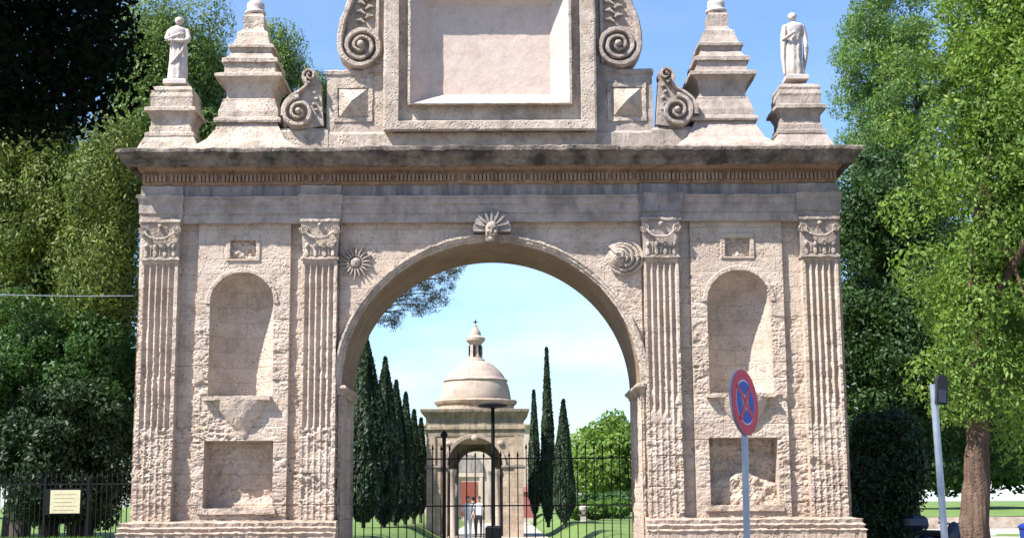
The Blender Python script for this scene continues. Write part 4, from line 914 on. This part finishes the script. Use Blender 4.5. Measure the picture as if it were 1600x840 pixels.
rng = np.random.default_rng(9); n = 9000; x = rng.uniform(-14, vx1-.3, n); y = rng.uniform(-2.2, 1.0, n); pos = np.stack([x, y, .80+.04*rng.random(n)+.05], 1); nn = np.stack([rng.normal(size=n), rng.normal(size=n), 0*x+.1], 1); nn /= np.linalg.norm(nn, axis=1)[:, None]
g = MB(); leafquads(g, pos, nn, .13, .18, rng, (0, 0, 2)); tag(g.build('grass', L_lawnshrub), 'bright grass blades on the bank below the notice board', 'grass', kind='stuff')
a = P(-30, 459, -1.0); b_ = P(208, 462, -.05); t = np.linspace(0, 1, 12)[:, None]; q = MB(); pts = a+(b_-a)*t; pts[:, 2] -= .02*np.sin(t[:, 0]*np.pi); q.tube(pts, .009, 6); tag(q.build('overhead_cable', M_galv), 'thin pale cable stretched from the left to the gate corner', 'cable')

# ------------------------------------------------------------------ no-stopping sign
p = P(1164, 628, CAM[1]+12.8); zc = p[2]; o = thing('no_stopping_sign', 'round red and blue no-stopping sign turned sideways on a grey pole', 'road sign', loc=(p[0], p[1], 0))
[setattr(m_.node_tree.nodes['Principled BSDF'].inputs['Specular IOR Level'], 'default_value', .12) for m_ in (M_iron,)]
base = P(1169, 840, CAM[1]+12.8); lean = (p[0]-base[0])/(p[2]-base[2])
rad = .30; tilt = Matrix.Rotation(-math.atan(.075), 4, 'Y') @ Matrix.Rotation(R(57.5), 4, 'Z')
M_red = plain('sign_red', (.58, .008, .03), .35, 0, .1); M_blu = plain('sign_blue', (.02, .04, .34), .35, 0, .1); M_wht = plain('sign_white', (.7, .66, .72), .4, 0, .1)
for m_ in (M_red, M_blu, M_wht): m_.node_tree.nodes['Principled BSDF'].inputs['Specular IOR Level'].default_value = .1
def disc(q, r0, r1, y, n=64):
    a = np.linspace(0, 2*np.pi, n+1); q.grid(np.stack([np.stack([r0*np.cos(a), y+0*a, r0*np.sin(a)], 1), np.stack([r1*np.cos(a), y+0*a, r1*np.sin(a)], 1)]))
def place(ob): ob.matrix_local = Matrix.Translation((0, 0, zc)) @ tilt; return ob
b = MB(); disc(b, 0, rad, 0); disc(b, 0, rad, .015); a = np.linspace(0, 2*np.pi, 65); b.grid(np.stack([np.stack([rad*np.cos(a), 0*a, rad*np.sin(a)], 1), np.stack([rad*np.cos(a), 0*a+.022, rad*np.sin(a)], 1)])); place(b.build('plate', plain('sign_back', (.45, .42, .5), .4, .3), o))
b = MB(); disc(b, .205, rad-.004, -.004); place(b.build('red_ring', M_red, o)); b = MB(); disc(b, 0, .207, -.003); place(b.build('white_field', M_wht, o))
b = MB()
for k in range(4):    # four blue quadrants between the crossing bars
    a = np.linspace(k*np.pi/2-np.pi/4, k*np.pi/2+np.pi/4, 16); c = np.array([math.cos(k*np.pi/2), math.sin(k*np.pi/2)])*.062
    pts = [c]+[np.array([math.cos(t), math.sin(t)])*.192 for t in a[1:-1]]; pts = [(p_+0*c) for p_ in pts]
    b.poly([(x_, -.0075, z_) for x_, z_ in pts])
place(b.build('blue_quarter', M_blu, o))
b = MB()
for s in (-1, 1):
    u = np.array([math.cos(R(45)), s*math.sin(R(45))]); v = np.array([-u[1], u[0]])*.024
    y = -.009-.001*s; b.poly([(*(u*.205+v)[[0]], y, (u*.205+v)[1]), (*(-u*.205+v)[[0]], y, (-u*.205+v)[1]), (*(-u*.205-v)[[0]], y, (-u*.205-v)[1]), (*(u*.205-v)[[0]], y, (u*.205-v)[1])])
place(b.build('red_cross', M_red, o))
b = MB(); yb = .06; b.tube([(-lean*zc, yb, 0), (0, yb, zc+.0), (lean*.12, yb, zc+.15)], .030, 14); b.build('pole', M_galv, o)
b = MB(); b.tube([(0, yb, zc-.06), (0, yb, zc)], .037, 12); b.build('bracket', M_galv, o)
# leaning street pole with panel
Yp = CAM[1]+14.6; t0, t1 = P(1458, 600, Yp), P(1476, 840, Yp); sl_ = (t0[0]-t1[0])/(t0[2]-t1[2]); bx0 = t1[0]-sl_*t1[2]
o = thing('street_sign_pole', 'leaning pale grey pole with small dark side-on sign panel beside the brown trunk', 'sign pole', loc=(bx0, Yp, 0))
b = MB(); b.tube([(0, 0, 0), (sl_*t0[2], 0, t0[2])], .036, 14); b.build('pole', M_galv, o)
pc = P(1469, 612, Yp); b = MB(); w_, h_ = .125, .13; b.rloft([(-w_*.5, w_*.5, -.03, .03, -h_), (-w_*.5, w_*.5, -.03, .03, h_), (-w_*.3, w_*.3, -.03, .03, h_+.04)]); ob = b.build('panel', plain('dark_panel', (.010, .012, .016), .9), o); ob.location = (pc[0]-bx0, -.02, pc[2]); ob.rotation_euler = (0, .1, .3)
b = MB(); b.box(-.045, .045, -.034, -.031, -.11, .02); ob2 = b.build('face', plain('grey_face', (.035, .045, .07), .7), ob)
# scooter
p = P(1466, 830, 3); o = thing('motor_scooter', 'dark motor scooter seen from behind between dark bush and tree trunk', 'scooter', loc=(p[0], 3, 0)); o.rotation_euler.z = .35; M_sc = plain('dark_blue_paint', (.012, .014, .04), .25); M_rub = plain('rubber', (.012, .012, .012), .8)
b = MB(); b.sphere((0, .25, .62), (.22, .5, .22), 20, 14); b.sphere((0, -.55, .75), (.2, .12, .35), 16, 12); b.tube([(0, -.5, .3), (0, -.2, .28), (0, .2, .35)], .15, 12); b.build('body', M_sc, o, flat=False)
b = MB(); b.rloft([(-.15, .15, -.1, .65, .78), (-.17, .17, -.15, .7, .85), (-.12, .12, -.1, .65, .9)], .1); b.build('seat', M_rub, o)
for yy in (-.65, .6):
    b = MB(); a = np.linspace(0, 2*np.pi, 28); b.tube(np.stack([0*a, yy+.2*np.cos(a), .25+.2*np.sin(a)], 1), .05, 10, False); w = b.build('wheel', M_rub, o); b = MB(); b.lathe([(0, -.03), (.16, -.03), (.16, .03), (0, .03)], (0, 0, 0), 18); v = b.v[0]; b.v[0] = np.stack([v[:, 2], v[:, 0]+yy, v[:, 1]+.25], 1); b.build('rim', M_galv, w)
b = MB(); b.tube([(-.33, -.45, 1.08), (-.1, -.55, 1.05), (.1, -.55, 1.05), (.33, -.45, 1.08)], .02, 8); b.tube([(0, -.65, .3), (0, -.55, 1.05)], .03, 8); b.build('handlebar', M_rub, o)
b = MB(); b.rloft([(-.2, .2, .6, .62, .95), (-.2, .2, .95, .97, .95)], .2) if False else b.rloft([(-.19, .19, .62, .95, .92), (-.21, .21, .6, .97, 1.0), (-.2, .2, .62, .95, 1.15), (-.13, .13, .68, .9, 1.22)], .1); b.build('top_box', M_sc, o)
for s in (-1, 1): b = MB(); b.sphere((s*.3, -.5, 1.18), (.06, .015, .04), 10, 8); b.build('mirror', M_galv, o)
# blue bin at the edge of the picture
p = P(1618, 830, 2); o = thing('waste_bin', 'blue waste bin at the far right edge of the picture', 'bin', loc=(p[0], 2, 0))
b = MB(); b.rloft([(-.2, .2, -.2, .2, .05), (-.26, .26, -.26, .26, .95)]); b.build('body', plain('blue_plastic', (.03, .06, .35), .4), o); b = MB(); b.rloft([(-.28, .28, -.28, .28, .95), (-.28, .28, -.28, .28, 1.0), (-.2, .2, -.2, .2, 1.06)]); b.build('lid', plain('blue_lid', (.02, .05, .3), .4), o)
# right background: sunlit street, low wall, rising lawn
g = MB(); xs = np.linspace(14, 120, 50); ys = np.linspace(46.3, 130, 40); xx, yy = np.meshgrid(xs, ys, indexing='ij'); g.grid(np.stack([xx, yy, .65+.55*smooth(46, 120, yy)+.04*np.sin(xx*.7)], -1)); tag(g.build('verge', M_grass, flat=False), 'rising lawn beyond the street at right', kind='structure')
g = MB(); g.box(14, 120, 45.9, 46.3, 0, .62, 1); tag(g.build('low_wall', M_trim), 'long low pale wall at the foot of the lawn beyond the street', 'wall')
g = MB(); g.box(12.5, 120, 8, 45.8, .01, .03, 5); tag(g.build('pavement', M_path), 'pale sunlit square beyond the gate at right', kind='structure')
